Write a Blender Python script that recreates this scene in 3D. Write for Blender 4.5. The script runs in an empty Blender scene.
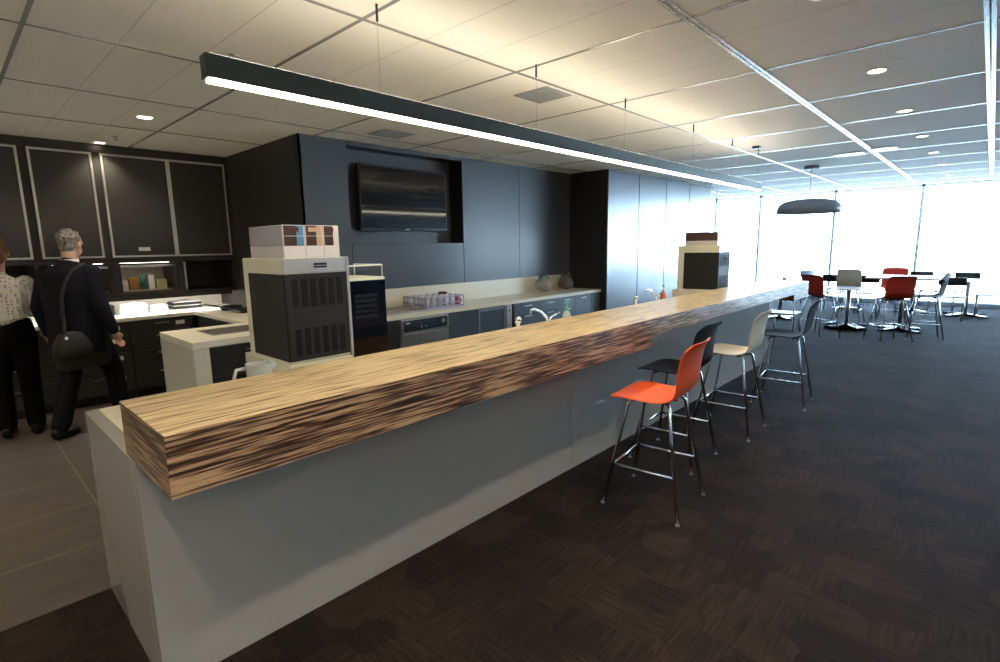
import bpy, math, random
from mathutils import Vector, Matrix
random.seed(7)
C = bpy.context.scene
COL = C.collection
PI = math.pi

# ---------------------------------------------------------------- camera, light, exposure
yaw, pit, rol = [math.radians(a) for a in (43.055, 9.322, -0.958)]
F = Vector((-math.sin(yaw)*math.cos(pit), math.cos(yaw)*math.cos(pit), -math.sin(pit)))
R0 = Vector((math.cos(yaw), math.sin(yaw), 0)); U0 = R0.cross(F)
RR = math.cos(rol)*R0 + math.sin(rol)*U0
UU = -math.sin(rol)*R0 + math.cos(rol)*U0
cd = bpy.data.cameras.new('camera'); cam = bpy.data.objects.new('camera', cd); COL.objects.link(cam)
cd.sensor_width = 36; cd.lens = 36*521.4/1000; cd.clip_start = .05; cd.clip_end = 200
M = Matrix((RR, UU, -F)).transposed().to_4x4(); M.translation = Vector((0, 0, 1.6))
cam.matrix_world = M
C.camera = cam

w = bpy.data.worlds.new('sky'); C.world = w; w.use_nodes = True
nt = w.node_tree; nt.nodes.clear()
wo = nt.nodes.new('ShaderNodeOutputWorld'); bg = nt.nodes.new('ShaderNodeBackground')
tc = nt.nodes.new('ShaderNodeTexCoord'); sx = nt.nodes.new('ShaderNodeSeparateXYZ')
cr = nt.nodes.new('ShaderNodeValToRGB')
nt.links.new(tc.outputs['Generated'], sx.inputs[0]); 
mr = nt.nodes.new('ShaderNodeMapRange'); mr.inputs[1].default_value = -.35; mr.inputs[2].default_value = .6
nt.links.new(sx.outputs[2], mr.inputs[0]); nt.links.new(mr.outputs[0], cr.inputs[0])
e = cr.color_ramp.elements
e[0].color = (.22, .32, .44, 1); e[1].color = (.30, .58, 1, 1)
m_ = cr.color_ramp.elements.new(.36); m_.color = (.56, .79, 1, 1)
nt.links.new(cr.outputs[0], bg.inputs[0]); bg.inputs[1].default_value = 11
nt.links.new(bg.outputs[0], wo.inputs[0])

vs = C.view_settings
vs.view_transform = 'Standard'; vs.look = 'None'; vs.gamma = 1; vs.use_curve_mapping = False
vs.exposure = 0.72

# ---------------------------------------------------------------- materials
def mat(name, col, rough=.5, metal=0, spec=.5, emit=None, es=0, trans=0, alpha=1, coat=0, ior=1.45):
    m = bpy.data.materials.new(name); m.use_nodes = True
    b = m.node_tree.nodes['Principled BSDF']
    b.inputs['Base Color'].default_value = (*col, 1)
    b.inputs['Roughness'].default_value = rough; b.inputs['Metallic'].default_value = metal
    b.inputs['Specular IOR Level'].default_value = spec
    b.inputs['Transmission Weight'].default_value = trans; b.inputs['IOR'].default_value = ior
    b.inputs['Coat Weight'].default_value = coat
    if emit: b.inputs['Emission Color'].default_value = (*emit, 1); b.inputs['Emission Strength'].default_value = es
    return m
def nodes(m): return m.node_tree.nodes, m.node_tree.links, m.node_tree.nodes['Principled BSDF']
def add(m, t, **k):
    n = m.node_tree.nodes.new(t)
    for a, v in k.items(): setattr(n, a, v)
    return n
def noise_tint(m, c1, c2, scale=(5, 5, 5), detail=3, lo=.35, hi=.65, coord='Object', bump=0, ns=1):
    N, L, b = nodes(m)
    t = add(m, 'ShaderNodeTexCoord'); mp = add(m, 'ShaderNodeMapping'); mp.inputs['Scale'].default_value = scale
    n = add(m, 'ShaderNodeTexNoise'); n.inputs['Scale'].default_value = ns; n.inputs['Detail'].default_value = detail
    r = add(m, 'ShaderNodeValToRGB'); r.color_ramp.elements[0].position = lo; r.color_ramp.elements[1].position = hi
    r.color_ramp.elements[0].color = (*c1, 1); r.color_ramp.elements[1].color = (*c2, 1)
    L.new(t.outputs[coord], mp.inputs[0]); L.new(mp.outputs[0], n.inputs['Vector']); L.new(n.outputs[0], r.inputs[0])
    L.new(r.outputs[0], b.inputs['Base Color'])
    if bump:
        bp = add(m, 'ShaderNodeBump'); bp.inputs['Strength'].default_value = bump; bp.inputs['Distance'].default_value = .01
        L.new(n.outputs[0], bp.inputs['Height']); L.new(bp.outputs[0], b.inputs['Normal'])
    return m

# ceiling tiles: off-white with thin joints between the planks
m_ceil = mat('ceiling_tile', (.72, .70, .64), .75, spec=.2)
def ceil_nodes(m):
    N, L, b = nodes(m)
    t = add(m, 'ShaderNodeTexCoord'); s = add(m, 'ShaderNodeSeparateXYZ'); L.new(t.outputs['Object'], s.inputs[0])
    def mth(op, a, v):
        n = add(m, 'ShaderNodeMath', operation=op)
        if hasattr(a, 'links') or isinstance(a, bpy.types.NodeSocket): L.new(a, n.inputs[0])
        else: n.inputs[0].default_value = a
        if isinstance(v, bpy.types.NodeSocket): L.new(v, n.inputs[1])
        elif v is not None: n.inputs[1].default_value = v
        return n.outputs[0]
    q = mth('FRACT', mth('DIVIDE', mth('SUBTRACT', s.outputs[1], .438), 1.1345/3), None)
    ln = mth('LESS_THAN', q, .014)
    mx = add(m, 'ShaderNodeMix', data_type='RGBA')
    mx.inputs[6].default_value = (.84, .81, .73, 1); mx.inputs[7].default_value = (.55, .53, .47, 1)
    L.new(ln, mx.inputs[0]); 
    mp = add(m, 'ShaderNodeMapping'); mp.inputs['Scale'].default_value = (1.2, 9, 1)
    L.new(t.outputs['Object'], mp.inputs[0])
    n = add(m, 'ShaderNodeTexNoise'); n.inputs['Scale'].default_value = 1.5; n.inputs['Detail'].default_value = 4
    L.new(mp.outputs[0], n.inputs['Vector'])
    bp = add(m, 'ShaderNodeBump'); bp.inputs['Strength'].default_value = .25; bp.inputs['Distance'].default_value = .01
    L.new(n.outputs[0], bp.inputs['Height']); L.new(bp.outputs[0], b.inputs['Normal'])
    L.new(mx.outputs[2], b.inputs['Base Color'])
ceil_nodes(m_ceil)
m_rail = mat('ceiling_rail_aluminium', (.75, .76, .76), .20, metal=1)
m_railthin = mat('ceiling_joint_aluminium', (.52, .51, .48), .22, metal=.5)

# carpet tiles
def carpet():
    m = mat('carpet', (.03, .02, .015), .9, spec=.07)
    N, L, b = nodes(m)
    t = add(m, 'ShaderNodeTexCoord')
    def nz(sc, s=1, d=3):
        mp = add(m, 'ShaderNodeMapping'); mp.inputs['Scale'].default_value = sc
        L.new(t.outputs['Object'], mp.inputs[0])
        n = add(m, 'ShaderNodeTexNoise'); n.inputs['Scale'].default_value = s; n.inputs['Detail'].default_value = d
        L.new(mp.outputs[0], n.inputs['Vector']); return n.outputs[0]
    a = nz((5, 70, 1), 1, 2); c = nz((70, 5, 1), 1, 2); fn = nz((130, 130, 1), 1, 1); big = nz((1.1, 1.1, 1), 1.3, 3)
    ck = add(m, 'ShaderNodeTexVoronoi', distance='CHEBYCHEV', voronoi_dimensions='2D'); ck.inputs['Scale'].default_value = 5.0; ck.inputs['Randomness'].default_value = .6
    L.new(t.outputs['Object'], ck.inputs['Vector'])
    sp = add(m, 'ShaderNodeSeparateColor'); L.new(ck.outputs['Color'], sp.inputs[0])
    gt = add(m, 'ShaderNodeMath', operation='GREATER_THAN'); L.new(sp.outputs[0], gt.inputs[0]); gt.inputs[1].default_value = .5
    mx = add(m, 'ShaderNodeMix'); L.new(gt.outputs[0], mx.inputs[0]); L.new(a, mx.inputs[2]); L.new(c, mx.inputs[3])
    m2 = add(m, 'ShaderNodeMath', operation='MULTIPLY_ADD'); L.new(sp.outputs[1], m2.inputs[0]); m2.inputs[1].default_value = .20; hf = add(m, 'ShaderNodeMath', operation='MULTIPLY'); L.new(mx.outputs[0], hf.inputs[0]); hf.inputs[1].default_value = .55; f2 = add(m, 'ShaderNodeMath', operation='MULTIPLY_ADD'); L.new(fn, f2.inputs[0]); f2.inputs[1].default_value = .30; L.new(hf.outputs[0], f2.inputs[2]); L.new(f2.outputs[0], m2.inputs[2])
    m3 = add(m, 'ShaderNodeMath', operation='MULTIPLY_ADD'); L.new(big, m3.inputs[0]); m3.inputs[1].default_value = .45; L.new(m2.outputs[0], m3.inputs[2])
    r = add(m, 'ShaderNodeValToRGB'); L.new(m3.outputs[0], r.inputs[0])
    e = r.color_ramp.elements; e[0].position = .52; e[0].color = (.0050, .0038, .0033, 1); e[1].position = .92; e[1].color = (.030, .019, .014, 1)
    x = r.color_ramp.elements.new(.72); x.color = (.012, .0082, .0066, 1)
    L.new(r.outputs[0], b.inputs['Base Color'])
    bp = add(m, 'ShaderNodeBump'); bp.inputs['Strength'].default_value = .5; bp.inputs['Distance'].default_value = .006
    fine = nz((260, 260, 1)); 
    ad = add(m, 'ShaderNodeMath', operation='ADD'); L.new(fine, ad.inputs[0]); L.new(mx.outputs[0], ad.inputs[1])
    L.new(ad.outputs[0], bp.inputs['Height']); L.new(bp.outputs[0], b.inputs['Normal'])
    b.inputs['Sheen Weight'].default_value = .03
    return m
m_carpet = carpet()

def tiles():
    m = mat('stone_tile', (.10, .085, .07), .38)
    N, L, b = nodes(m)
    t = add(m, 'ShaderNodeTexCoord'); s = add(m, 'ShaderNodeSeparateXYZ'); L.new(t.outputs['Object'], s.inputs[0])
    def line(o, off, per, w_):
        a = add(m, 'ShaderNodeMath', operation='SUBTRACT'); L.new(o, a.inputs[0]); a.inputs[1].default_value = off
        d = add(m, 'ShaderNodeMath', operation='DIVIDE'); L.new(a.outputs[0], d.inputs[0]); d.inputs[1].default_value = per
        f = add(m, 'ShaderNodeMath', operation='FRACT'); L.new(d.outputs[0], f.inputs[0])
        l = add(m, 'ShaderNodeMath', operation='LESS_THAN'); L.new(f.outputs[0], l.inputs[0]); l.inputs[1].default_value = w_/per
        return l.outputs[0]
    mx = add(m, 'ShaderNodeMath', operation='MAXIMUM'); L.new(line(s.outputs[0], -3.502, .604, .007), mx.inputs[0]); L.new(line(s.outputs[1], .508, 1.2, .007), mx.inputs[1])
    mp = add(m, 'ShaderNodeMapping'); mp.inputs['Scale'].default_value = (14, 1.8, 1); L.new(t.outputs['Object'], mp.inputs[0])
    n = add(m, 'ShaderNodeTexNoise'); n.inputs['Detail'].default_value = 6; n.inputs['Scale'].default_value = 1; L.new(mp.outputs[0], n.inputs['Vector'])
    r = add(m, 'ShaderNodeValToRGB'); L.new(n.outputs[0], r.inputs[0]); e = r.color_ramp.elements
    e[0].position = .3; e[0].color = (.062, .051, .042, 1); e[1].position = .7; e[1].color = (.100, .084, .070, 1)
    x = add(m, 'ShaderNodeMix', data_type='RGBA'); L.new(mx.outputs[0], x.inputs[0]); L.new(r.outputs[0], x.inputs[6]); x.inputs[7].default_value = (.24, .20, .15, 1)
    L.new(x.outputs[2], b.inputs['Base Color'])
    return m
m_tile = tiles()

def zebrano(top=False):
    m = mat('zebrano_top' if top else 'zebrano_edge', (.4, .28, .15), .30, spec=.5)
    N, L, b = nodes(m)
    uv = add(m, 'ShaderNodeUVMap'); uv.uv_map = 'UVMap'
    def nz(sc, d, s=1, dist=0):
        mp = add(m, 'ShaderNodeMapping'); mp.inputs['Scale'].default_value = sc; L.new(uv.outputs[0], mp.inputs[0])
        n = add(m, 'ShaderNodeTexNoise'); n.noise_dimensions = '2D'; n.inputs['Scale'].default_value = s; n.inputs['Detail'].default_value = d
        n.inputs['Distortion'].default_value = dist
        L.new(mp.outputs[0], n.inputs['Vector']); return n.outputs[0]
    a = nz((3.6, 115, 1), 3, 1, .25); c = nz((9, 300, 1), 2); g = nz((.9, 14, 1), 2)
    s1 = add(m, 'ShaderNodeMath', operation='MULTIPLY_ADD'); L.new(c, s1.inputs[0]); s1.inputs[1].default_value = .35; L.new(a, s1.inputs[2])
    s2 = add(m, 'ShaderNodeMath', operation='MULTIPLY_ADD'); L.new(g, s2.inputs[0]); s2.inputs[1].default_value = .20; L.new(s1.outputs[0], s2.inputs[2])
    r = add(m, 'ShaderNodeValToRGB'); L.new(s2.outputs[0], r.inputs[0]); e = r.color_ramp.elements
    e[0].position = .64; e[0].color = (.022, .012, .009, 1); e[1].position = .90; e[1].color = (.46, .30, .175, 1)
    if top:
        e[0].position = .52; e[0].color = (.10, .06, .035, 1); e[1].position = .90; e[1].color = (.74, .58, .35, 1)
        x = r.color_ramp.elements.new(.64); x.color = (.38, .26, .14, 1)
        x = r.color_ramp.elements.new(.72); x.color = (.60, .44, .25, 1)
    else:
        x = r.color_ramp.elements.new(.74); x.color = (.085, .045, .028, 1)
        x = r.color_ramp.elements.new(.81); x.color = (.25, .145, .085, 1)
    L.new(r.outputs[0], b.inputs['Base Color'])
    return m
m_wood_shaded = zebrano(); m_wood_lit = zebrano(True)  # one veneer: brighter top and dimmer sides are put into the colour

def panel_mat(name, col, rough, coat=0):
    m = mat(name, col, rough, spec=.6, coat=coat)
    m.node_tree.nodes['Principled BSDF'].inputs['Coat Roughness'].default_value = .2
    N, L, b = nodes(m)
    t = add(m, 'ShaderNodeTexCoord'); mp = add(m, 'ShaderNodeMapping'); mp.inputs['Scale'].default_value = (50, 50, 1.5)
    L.new(t.outputs['Object'], mp.inputs[0]); n = add(m, 'ShaderNodeTexNoise'); n.inputs['Scale'].default_value = 1; n.inputs['Detail'].default_value = 3
    L.new(mp.outputs[0], n.inputs['Vector'])
    bp = add(m, 'ShaderNodeBump'); bp.inputs['Strength'].default_value = .12; bp.inputs['Distance'].default_value = .004
    L.new(n.outputs[0], bp.inputs['Height']); L.new(bp.outputs[0], b.inputs['Normal'])
    return m
m_panel = panel_mat('slate_laminate', (.062, .070, .084), .42, coat=.22)
m_dark = panel_mat('charcoal_laminate', (.016, .014, .013), .42)
m_cab = panel_mat('charcoal_cupboard', (.022, .021, .020), .40)
m_blue = panel_mat('slate_blue_cupboard', (.045, .062, .085), .35)
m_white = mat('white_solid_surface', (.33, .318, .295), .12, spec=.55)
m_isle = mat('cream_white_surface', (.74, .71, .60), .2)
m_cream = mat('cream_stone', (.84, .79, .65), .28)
m_wall = mat('painted_wall', (.30, .33, .36), .6)
m_black = mat('black_plastic', (.010, .010, .011), .35)
m_blackg = mat('black_gloss', (.008, .008, .010), .06)
m_glassdark = mat('smoked_glass', (.042, .040, .037), .24, spec=.5)
m_alu = mat('brushed_aluminium', (.62, .60, .56), .32, metal=.9)
m_chrome = mat('chrome', (.80, .81, .82), .10, metal=1)
m_steel = mat('stainless_steel', (.55, .53, .49), .30, metal=.9)
m_fixture = mat('dark_green_grey_metal', (.035, .050, .048), .40, metal=.3)
m_lamp = mat('lamp_diffuser', (1, 1, 1), .5, emit=(1, .90, .68), es=20)
m_lampup = mat('upper_lamp_diffuser', (1, 1, 1), .5, emit=(1, .90, .72), es=10)
m_fillup = mat('office_upper_diffuser', (1, 1, 1), .5, emit=(1, .88, .68), es=62)
m_down = mat('downlight_lens', (1, 1, 1), .5, emit=(1, .88, .68), es=9)
m_under = mat('strip_light_lens', (1, 1, 1), .5, emit=(1, .95, .93), es=34)
m_orange = mat('orange_red_shell', (.80, .10, .016), .42, spec=.3)
m_redc = mat('red_shell', (.55, .045, .025), .38)
m_blackc = mat('black_shell', (.012, .013, .015), .55, spec=.08)
m_whitec = mat('cream_shell', (.82, .72, .55), .38)
m_mframe = mat('machine_cream', (.72, .69, .55), .35)
m_mgrey = mat('machine_silver', (.42, .43, .46), .35, metal=.3)
m_mdark = mat('machine_dark_panel', (.020, .020, .019), .55, spec=.25)
m_mvent = mat('machine_vent', (.010, .010, .012), .6, spec=.12)
m_glass = mat('clear_glass', (.95, .97, .98), .03, trans=1)
m_pane = mat('window_glass', (1, 1, 1), 0, trans=1, ior=1.02, spec=.0)
m_mull = mat('window_mullion', (.60, .68, .74), .4, metal=.2)  # frame colour made pale blue to carry the window glare
m_tabletop = mat('white_tabletop', (.72, .74, .74), .3)
m_grey = mat('grey_plastic', (.22, .24, .26), .5)
m_vent = mat('vent_grille', (.30, .30, .29), .5)
m_pendant_glare = mat('pendant_grey_metal', (.42, .48, .56), .45)  # shade metal lightened and blued to carry the window glare
m_crate = mat('lilac_crate', (.44, .47, .74), .4)
m_label = mat('paper_label', (.75, .72, .66), .6)
m_skin = mat('skin', (.52, .30, .21), .5)
m_suit = noise_tint(mat('navy_wool', (.008, .009, .014), .85, spec=.2), (.0030, .0033, .0062), (.0065, .007, .0125), (60, 60, 60))
m_hairg = noise_tint(mat('grey_hair', (.3, .27, .23), .6), (.055, .043, .034), (.30, .27, .23), (60, 60, 18))
m_hairb = noise_tint(mat('auburn_hair', (.2, .08, .03), .6), (.09, .035, .015), (.27, .12, .05), (90, 90, 25))
m_bag = noise_tint(mat('olive_canvas', (.03, .03, .02), .75), (.007, .0066, .0045), (.015, .0135, .009), (40, 40, 40))
m_shoe = mat('black_leather', (.006, .005, .005), .45, spec=.25)
m_shirt = mat('white_shirt', (.70, .66, .68), .6)
m_blouse = mat('patterned_blouse', (.6, .57, .5), .7)
def blouse(m):
    N, L, b = nodes(m)
    t = add(m, 'ShaderNodeTexCoord'); br = add(m, 'ShaderNodeTexVoronoi'); br.inputs['Scale'].default_value = 42; br.inputs['Randomness'].default_value = .35
    mp = add(m, 'ShaderNodeMapping'); mp.inputs['Scale'].default_value = (1, .8, 1.5); L.new(t.outputs['Object'], mp.inputs[0]); L.new(mp.outputs[0], br.inputs['Vector'])
    r = add(m, 'ShaderNodeValToRGB'); L.new(br.outputs['Distance'], r.inputs[0]); e = r.color_ramp.elements
    e[0].position = .20; e[0].color = (.09, .09, .13, 1); e[1].position = .42; e[1].color = (.55, .52, .46, 1)
    L.new(r.outputs[0], b.inputs['Base Color'])
blouse(m_blouse)

# ---------------------------------------------------------------- mesh helpers
class MB:
    def __init__(s): s.v = []; s.f = []; s.sm = []
    def box(s, x0, x1, y0, y1, z0, z1):
        n = len(s.v)
        s.v += [(x, y, z) for z in (z0, z1) for y in (y0, y1) for x in (x0, x1)]
        for q in ((0, 2, 3, 1), (4, 5, 7, 6), (0, 1, 5, 4), (2, 6, 7, 3), (0, 4, 6, 2), (1, 3, 7, 5)):
            s.f.append(tuple(n+i for i in q)); s.sm.append(False)
        return s
    def prism(s, poly, axis, a, b):
        # poly: 2-D outline in the two other axes, extruded along axis from a to b
        n = len(s.v); k = len(poly)
        def p3(p, t):
            if axis == 0: return (t, p[0], p[1])
            if axis == 1: return (p[0], t, p[1])
            return (p[0], p[1], t)
        s.v += [p3(p, a) for p in poly] + [p3(p, b) for p in poly]
        s.f.append(tuple(range(n, n+k))[::-1]); s.sm.append(False)
        s.f.append(tuple(range(n+k, n+2*k))); s.sm.append(False)
        for i in range(k):
            j = (i+1) % k; s.f.append((n+i, n+j, n+k+j, n+k+i)); s.sm.append(False)
        return s
    def ring_loft(s, rings, cap=True, smooth=True):
        n = len(s.v); k = len(rings[0])
        for r in rings: s.v += [tuple(p) for p in r]
        for i in range(len(rings)-1):
            for j in range(k):
                a = n+i*k+j; b = n+i*k+(j+1) % k
                s.f.append((a, b, b+k, a+k)); s.sm.append(smooth)
        if cap:
            s.f.append(tuple(range(n, n+k))[::-1]); s.sm.append(False)
            s.f.append(tuple(range(n+(len(rings)-1)*k, n+len(rings)*k))); s.sm.append(False)
        return s
    def tube(s, pts, r, n=10, cap=True):
        pts = [Vector(p) for p in pts]
        rs = r if isinstance(r, (list, tuple)) else [r]*len(pts)
        rings = []; up = None
        for i, p in enumerate(pts):
            d = (pts[min(i+1, len(pts)-1)] - pts[max(i-1, 0)]).normalized()
            if up is None:
                up = Vector((0, 0, 1)) if abs(d.z) < .9 else Vector((1, 0, 0))
            a = d.cross(up).normalized(); b_ = a.cross(d).normalized(); up = b_
            rings.append([p + rs[i]*(math.cos(t)*a + math.sin(t)*b_) for t in [2*PI*j/n for j in range(n)]])
        return s.ring_loft(rings, cap)
    def cyl(s, p0, p1, r0, r1=None, n=16):
        return s.tube([p0, p1], [r0, r0 if r1 is None else r1], n)
    def lathe(s, prof, c=(0, 0, 0), n=24, cap=True):
        rings = [[(c[0]+r*math.cos(2*PI*j/n), c[1]+r*math.sin(2*PI*j/n), c[2]+z) for j in range(n)] for r, z in prof]
        return s.ring_loft(rings, cap)
    def grid(s, P, smooth=True):
        n = len(s.v); a = len(P); b = len(P[0])
        for row in P: s.v += [tuple(p) for p in row]
        for i in range(a-1):
            for j in range(b-1):
                s.f.append((n+i*b+j, n+i*b+j+1, n+(i+1)*b+j+1, n+(i+1)*b+j)); s.sm.append(smooth)
        return s
    def ell(s, c, r, n=16, m=10):
        rings = []
        for i in range(m+1):
            th = PI*i/m; th = max(.04, min(PI-.04, th))
            rings.append([(c[0]+r[0]*math.sin(th)*math.cos(2*PI*j/n), c[1]+r[1]*math.sin(th)*math.sin(2*PI*j/n), c[2]-r[2]*math.cos(th)) for j in range(n)])
        return s.ring_loft(rings)
def obj(name, mb, m, parent=None, bevel=0, seg=2, loc=None, origin=None):
    me = bpy.data.meshes.new(name)
    vs_ = mb.v
    if origin is not None: vs_ = [(x-origin[0], y-origin[1], z-origin[2]) for x, y, z in vs_]
    me.from_pydata(vs_, [], mb.f)
    me.polygons.foreach_set('use_smooth', mb.sm); me.update()
    me.materials.append(m)
    o = bpy.data.objects.new(name, me); COL.objects.link(o)
    if origin is not None: o.location = origin
    if loc is not None: o.location = loc
    if parent is not None:
        o.parent = parent
    if bevel:
        b = o.modifiers.new('bevel', 'BEVEL'); b.width = bevel; b.segments = seg; b.limit_method = 'ANGLE'
    return o
def tag(o, label, cat, group=None, kind=None):
    o['label'] = label; o['category'] = cat
    if group: o['group'] = group
    if kind: o['kind'] = kind
    return o
def thing(name, label, cat, loc=(0, 0, 0), rz=0, group=None):
    o = bpy.data.objects.new(name, None); COL.objects.link(o); o.empty_display_size = .1
    o.location = loc; o.rotation_euler = (0, 0, rz)
    return tag(o, label, cat, group)
def part(name, mb, m, t, **k):
    # mesh written in world coordinates, parented to a thing that stands at t.location
    mb.v = [(x-t.location.x, y-t.location.y, z-t.location.z) for x, y, z in mb.v]
    return obj(name, mb, m, t, **k)
def struct(name, mb, m, label=None, parent=None, **k):
    o = obj(name, mb, m, parent, **k)
    if parent is None:
        o['kind'] = 'structure'
        if label: o['label'] = label
    return o
def copy_tree(o, parent=None):
    c = o.copy(); COL.objects.link(c)
    if parent is not None:
        c.parent = parent
    for ch in list(o.children): copy_tree(ch, c)
    return c

# ---------------------------------------------------------------- room
CZ = 2.70; YW = 16.2; XR = 8.0; YB = -4.0; XL = -8.0
struct('floor', MB().box(-2.95, XR, YB, YW, -.05, 0).box(XL, -2.95, 7.6, YW, -.05, 0).box(-6.0, -2.95, YB, -3.9, -.05, 0), m_carpet, 'dark brown patterned carpet tile floor')
struct('floor_tiles', MB().box(XL, -2.95, -3.9, 7.6, -.05, 0), m_tile, 'grey brown stone tile floor of the kitchen')
struct('ceiling', MB().box(XL, XR, YB, 13.9, CZ, CZ+.06).box(XL, XR, 13.84, 13.9, CZ, 3.05).box(XL, XR, 13.9, YW, 3.05, 3.1), m_ceil, 'off white tiled ceiling')
rails = MB()
for x in (-.115, 1.02, 2.15, 3.3, 4.4, 5.6, 6.7, -1.215):
    rails.box(x-.024, x-.004, YB, 13.9, CZ-.006, CZ+.01); rails.box(x+.004, x+.024, YB, 13.9, CZ-.006, CZ+.01)
struct('trim_1', rails, m_rail, 'wide aluminium ceiling rails running to the windows')
thin = MB()
for x in (-2.35, -3.54, -4.68, -5.79, -6.9): thin.box(x-.010, x+.010, YB, 13.9, CZ-.004, CZ+.01)
k = -4
while .438+1.1345*k < 13.8:
    y = .438+1.1345*k
    if y > YB: thin.box(XL, XR, y-.010, y+.010, CZ-.003, CZ+.01)
    k += 1
struct('trim_2', thin, m_railthin, 'thin aluminium ceiling joints')
struct('wall_right', MB().box(XR, XR+.1, YB, YW, -.05, 3.1), m_wall)
struct('wall_back', MB().box(XL, XR, YB-.1, YB, -.05, 3.1), m_wall)
struct('wall_left', MB().box(XL-.1, XL, YB, YW, -.05, 3.1), m_wall)
# kitchen wall behind cupboards
struct('wall_kitchen', MB().box(-7.50, -7.44, YB, 2.54, 0, CZ), m_cream, 'cream splashback wall of the kitchen')
# big dark joinery block: TV wall
kb = MB()
kb.box(XL, -6.0, 2.56, 11.0, 0, CZ)
struct('wall_block', kb, m_dark)
sd = MB().box(-7.44, -5.0, 2.54, 2.56, 0, CZ)
struct('wall_side', sd, m_dark, 'dark side panel wall at end of kitchen counter')
# TV wall: panels with recess
g = .005
struct('wall_tv', MB().box(-6.0, -5.26, 2.56, 7.04, 0, CZ).box(-5.26, -5.02, 2.56, 3.05, 0, CZ).box(-5.26, -5.02, 4.70, 7.04, 0, CZ)
       .box(-5.26, -5.02, 3.05, 4.70, 0, 1.64).box(-5.26, -5.02, 3.05, 4.70, 2.67, CZ), m_dark, 'dark wall carcass with a recess for the television')
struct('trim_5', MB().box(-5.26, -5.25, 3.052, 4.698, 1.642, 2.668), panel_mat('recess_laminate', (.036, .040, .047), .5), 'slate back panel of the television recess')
pn = MB()
pn.box(-5.02, -5.0, 2.54, 3.06-g, 0, CZ).box(-5.02, -5.0, 4.69+g, 5.80-g, 0, CZ).box(-5.02, -5.0, 5.80+g, 7.04, 0, CZ)
pn.box(-5.02, -5.0, 3.06+g, 4.69-g, 0, 1.638).box(-5.02, -5.0, 3.06, 4.69, 2.655, CZ)
pn.box(-5.26, -5.245, 3.06, 4.69, 1.65, 2.66)
struct('trim_3', pn, m_panel, 'slate grey wall panels around the television recess')
# right block with slate panels tinted sky blue
struct('wall_panels', MB().box(-6.0, -4.32, 7.04, 11.0, 0, CZ), m_dark, 'dark side of the tall panelled block')
bp_ = MB()
for a, b in ((7.04, 7.99), (8.0, 8.97), (8.98, 9.95), (9.96, 11.0)): bp_.box(-4.32, -4.30, a+g, b-g, .0, CZ-.004)
struct('trim_4', bp_, panel_mat('tall_slate_laminate', (.055, .075, .105), .30, coat=.7), 'tall slate panels reflecting the daylight')  # neutral slate laminate, sky reflection put into its bluer colour
# window wall
xs = [-7.95, -6.17, -4.92, -3.09, -1.31, .47, 2.25, 4.03, 5.81, 7.59]
for i in range(len(xs)-1):
    a, b = xs[i], xs[i+1]
    fr = MB().box(a-.03, a+.03, YW, YW+.09, .09, 3.05).box(a, b, YW, YW+.09, .05, .11).box(a, b, YW, YW+.09, 2.82, 2.87).box(a, b, YW, YW+.09, 3.0, 3.05)
    wf = struct('window_%d' % (i+1), fr, m_mull, 'tall bright window with slim grey frame')
    struct('pane', MB().box(a+.03, b-.03, YW+.04, YW+.05, .11, 3.0), m_pane, parent=wf)
struct('baseboard_window', MB().box(XL, XR, YW-.04, YW+.09, -.01, .09), m_wall, 'low sill band under the windows')
struct('wall_window', MB().box(7.62, XR, YW, YW+.1, 0, 3.1).box(XL, XR, YW, YW+.1, 3.05, 3.1), m_wall)

# ---------------------------------------------------------------- bar counter
bar = thing('bar_counter', 'long glossy white bar counter base under the striped timber slab', 'bar counter', (-2.5, 3.9, 0))
SY = (.378, 2.95, 5.2, 7.40)
for a, b in zip(SY[:-1], SY[1:]):
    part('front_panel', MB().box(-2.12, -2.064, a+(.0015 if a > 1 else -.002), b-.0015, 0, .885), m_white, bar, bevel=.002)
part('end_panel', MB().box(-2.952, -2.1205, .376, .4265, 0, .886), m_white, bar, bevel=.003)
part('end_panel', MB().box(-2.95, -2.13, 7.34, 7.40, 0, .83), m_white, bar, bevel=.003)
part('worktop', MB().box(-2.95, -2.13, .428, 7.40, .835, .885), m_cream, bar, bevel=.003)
part('cupboard_front', MB().box(-2.92, -2.90, .43, 7.33, .1, .83), m_cab, bar)

def wood_slab():
    me = bpy.data.meshes.new('timber_slab')
    x0, x1 = -2.19, -1.665
    prof = [(.378, .886), (3.335, .886), (3.335, .958), (6.95, .958), (6.95, .886), (7.60, .886), (7.60, 1.082), (.378, 1.082)]
    n = len(prof)
    V = [(x0, y, z) for y, z in prof] + [(x1, y, z) for y, z in prof]
    # top split at the profile corners is not needed; side faces as n-gons
    Fs = [tuple(range(n)), tuple(range(n, 2*n))[::-1]]
    for i in range(n):
        j = (i+1) % n; Fs.append((i, n+i, n+j, j))
    me.from_pydata(V, [], Fs)
    uvl = me.uv_layers.new(name='UVMap')
    for p in me.polygons:
        nn = p.normal
        for li in p.loop_indices:
            x, y, z = me.vertices[me.loops[li].vertex_index].co
            if abs(nn.x) > .5: u = (y, z*1.0+3.7)
            elif abs(nn.y) > .5: u = (x+9, z+3.7)
            else: u = (y, x*.55+1.3)
            uvl.data[li].uv = u
    me.materials.append(m_wood_shaded); me.materials.append(m_wood_lit)
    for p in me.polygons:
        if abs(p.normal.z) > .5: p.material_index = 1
    o = bpy.data.objects.new('timber_bar_top', me); COL.objects.link(o)
    b = o.modifiers.new('bevel', 'BEVEL'); b.width = .002; b.segments = 1; b.limit_method = 'ANGLE'
    tag(o, 'thick dark striped zebra wood slab running along the bar', 'bar top')
    # make normals consistent
    return o
wood_slab()

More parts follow.
